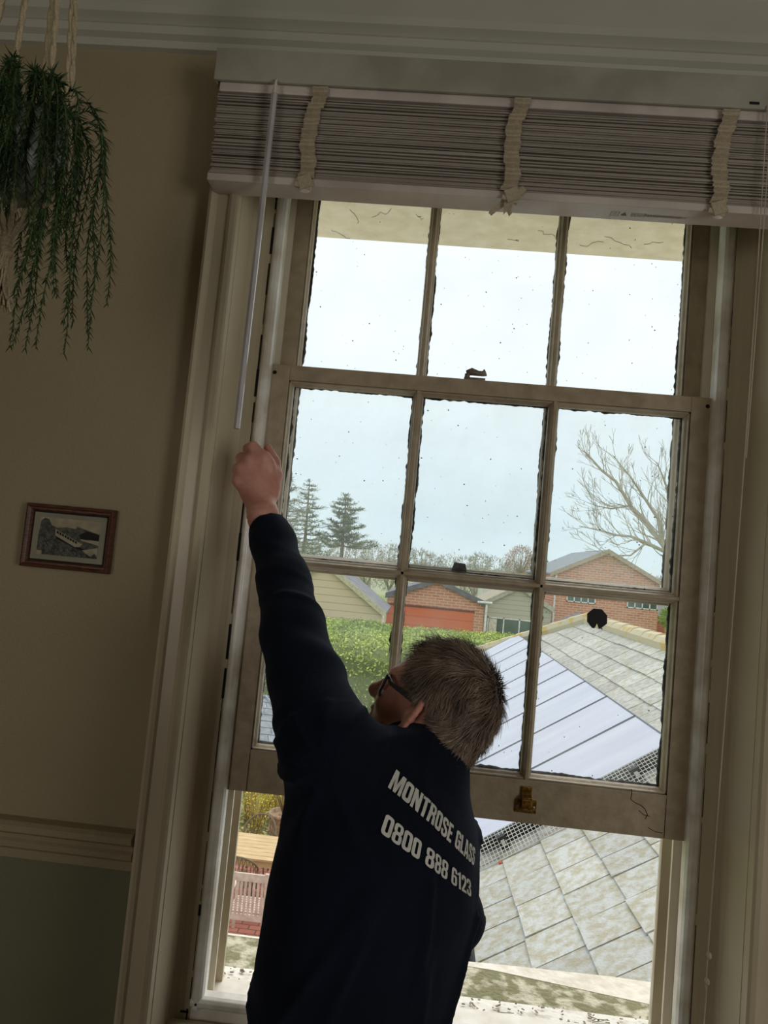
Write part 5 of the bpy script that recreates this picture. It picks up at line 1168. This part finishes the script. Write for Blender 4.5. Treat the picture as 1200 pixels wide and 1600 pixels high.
# low bushes and woods to the horizon: thin twiggy crowns
def crown(px0, pyt, Y, w, m, name, label, cat, grp, pyb=None, n=700, twigs=14, sz=1):
    c = PX(px0, pyt, Y); zb_ = GZ; H = c[2]-zb_; o = rootloc(name, (c[0], Y, GZ)); tag(o, label, cat, grp); tk = MB(); cr_ = MB(); hw = w
    ht = hw*1.1; cz = c[2]-ht*.5
    tk.tube([(c[0], Y, zb_), (c[0], Y, cz-ht*.4)], [.25*sz, .15*sz], 6)
    for k in range(twigs):
        a = random.uniform(0, 6.28); e_ = random.uniform(-.1, 1.4); tk.tube([(c[0], Y, cz-ht*.45), (c[0]+hw*.25*math.cos(a), Y+hw*.25*math.sin(a), cz-ht*.15+.2*ht*math.sin(e_)), (c[0]+hw*.48*math.cos(a)*math.cos(e_), Y+hw*.48*math.sin(a), cz+ht*.5*math.sin(e_))], [.1*sz, .06*sz, .02*sz], 4)
    for _ in range(n):
        v_ = vn(RS.normal(0, 1, 3)); r_ = random.uniform(.45, 1)**.5; lump = 1+.25*noise.noise(Vector(v_*2+np.array([px0, 0, 0]))); p = np.array([c[0], Y, cz])+v_*r_*lump*np.array([hw*.5, hw*.5, ht*.5])
        u = vn(v_+RS.normal(0, .5, 3)); q = vn(np.cross(u, RS.normal(0, 1, 3))); l = random.uniform(.3, .8)*sz; cr_.add([p-q*.05*sz, p+q*.05*sz, p+u*l], [(0, 1, 2)])
    tk.build('trunk', M_twig, o); cr_.build('crown', m, o)
crown(815, 852, 95, 3.9, M_twigr, 'russet_tree', 'round russet leafless tree on the skyline above the white roof', 'tree', None, n=2600, sz=.55, twigs=26)
k = 0
for k, px0 in enumerate(range(440, 1075, 24)):
    yh = 866+(px0-656)*.091; Y = (110, 150, 128, 172)[k % 4]; pt = yh-random.uniform(2, 15)+(8 if px0 > 850 else 0)
    crown(px0+random.randint(-4, 4), pt, Y, random.uniform(4.5, 7)*Y/150, M_twig, 'woodland_tree', 'hazy grey-green leafless tree in the horizon wood, %s from the left' % ORD[k], 'tree', 'bare trees along the horizon', n=520, sz=Y/100, twigs=8)
crown(1052, 948, 43, 1.3, M_hedge, 'garden_shrub', 'bright green rounded shrub between the two brick houses', 'shrub', None, n=1500, sz=.5)
# bushes right behind the outbuildings, low and pale
for k, (px0, py0, Y, w_) in enumerate(((470, 868, 60, 4), (520, 872, 62, 4.5), (575, 868, 66, 5), (612, 872, 70, 4), (660, 876, 72, 5), (700, 880, 75, 5), (745, 882, 78, 5), (790, 884, 70, 4))):
    Y = (66, 71, 76)[k % 3]; w_ = 2.9*Y/66
    crown(px0, py0, Y, w_, M_twig, 'bare_bush', 'low pale leafless bush behind the outbuildings, %s from the left' % ORD[k], 'bush', 'bare bushes behind the outbuildings', n=900, sz=.6)
# thin bare shrub before the garage door
sb = rootloc('bare_sapling', (PX(722, 990, 33)[0], 33, GZ)); tag(sb, 'small pale leafless sapling in front of the orange garage door', 'sapling'); mb = MB(); tips = []
for a in range(5): grow(mb, (PX(722, 990, 33)[0]+.1*a-.2, 33, zc(1010, 33)), (RS.normal(0, .3), 0, 1), .5, .02, 2, .6, .05, tips, 4, .008)
mb.tube([(PX(722, 990, 33)[0], 33, GZ), (PX(722, 990, 33)[0], 33, zc(1005, 33))], .04, 5); mb.build('branches', M_bark, sb)
# far rise of fields
hl_ = MB(); nx = 40; V = []
for i in range(nx+1):
    x = -300+600*i/nx
    for j in range(5): y = 120+j*60; V.append((x, y, GZ+(0, 1.2, 2.6, 4, 5)[j]*(1+.15*noise.noise((x*.01, j, 0)))))
hl_.add(V, [(i*5+j, i*5+j+1, (i+1)*5+j+1, (i+1)*5+j) for i in range(nx) for j in range(4)]); struct(hl_.build('far_field', mat('far_field', (160, 166, 138), 1, (150, 156, 120), .02)))
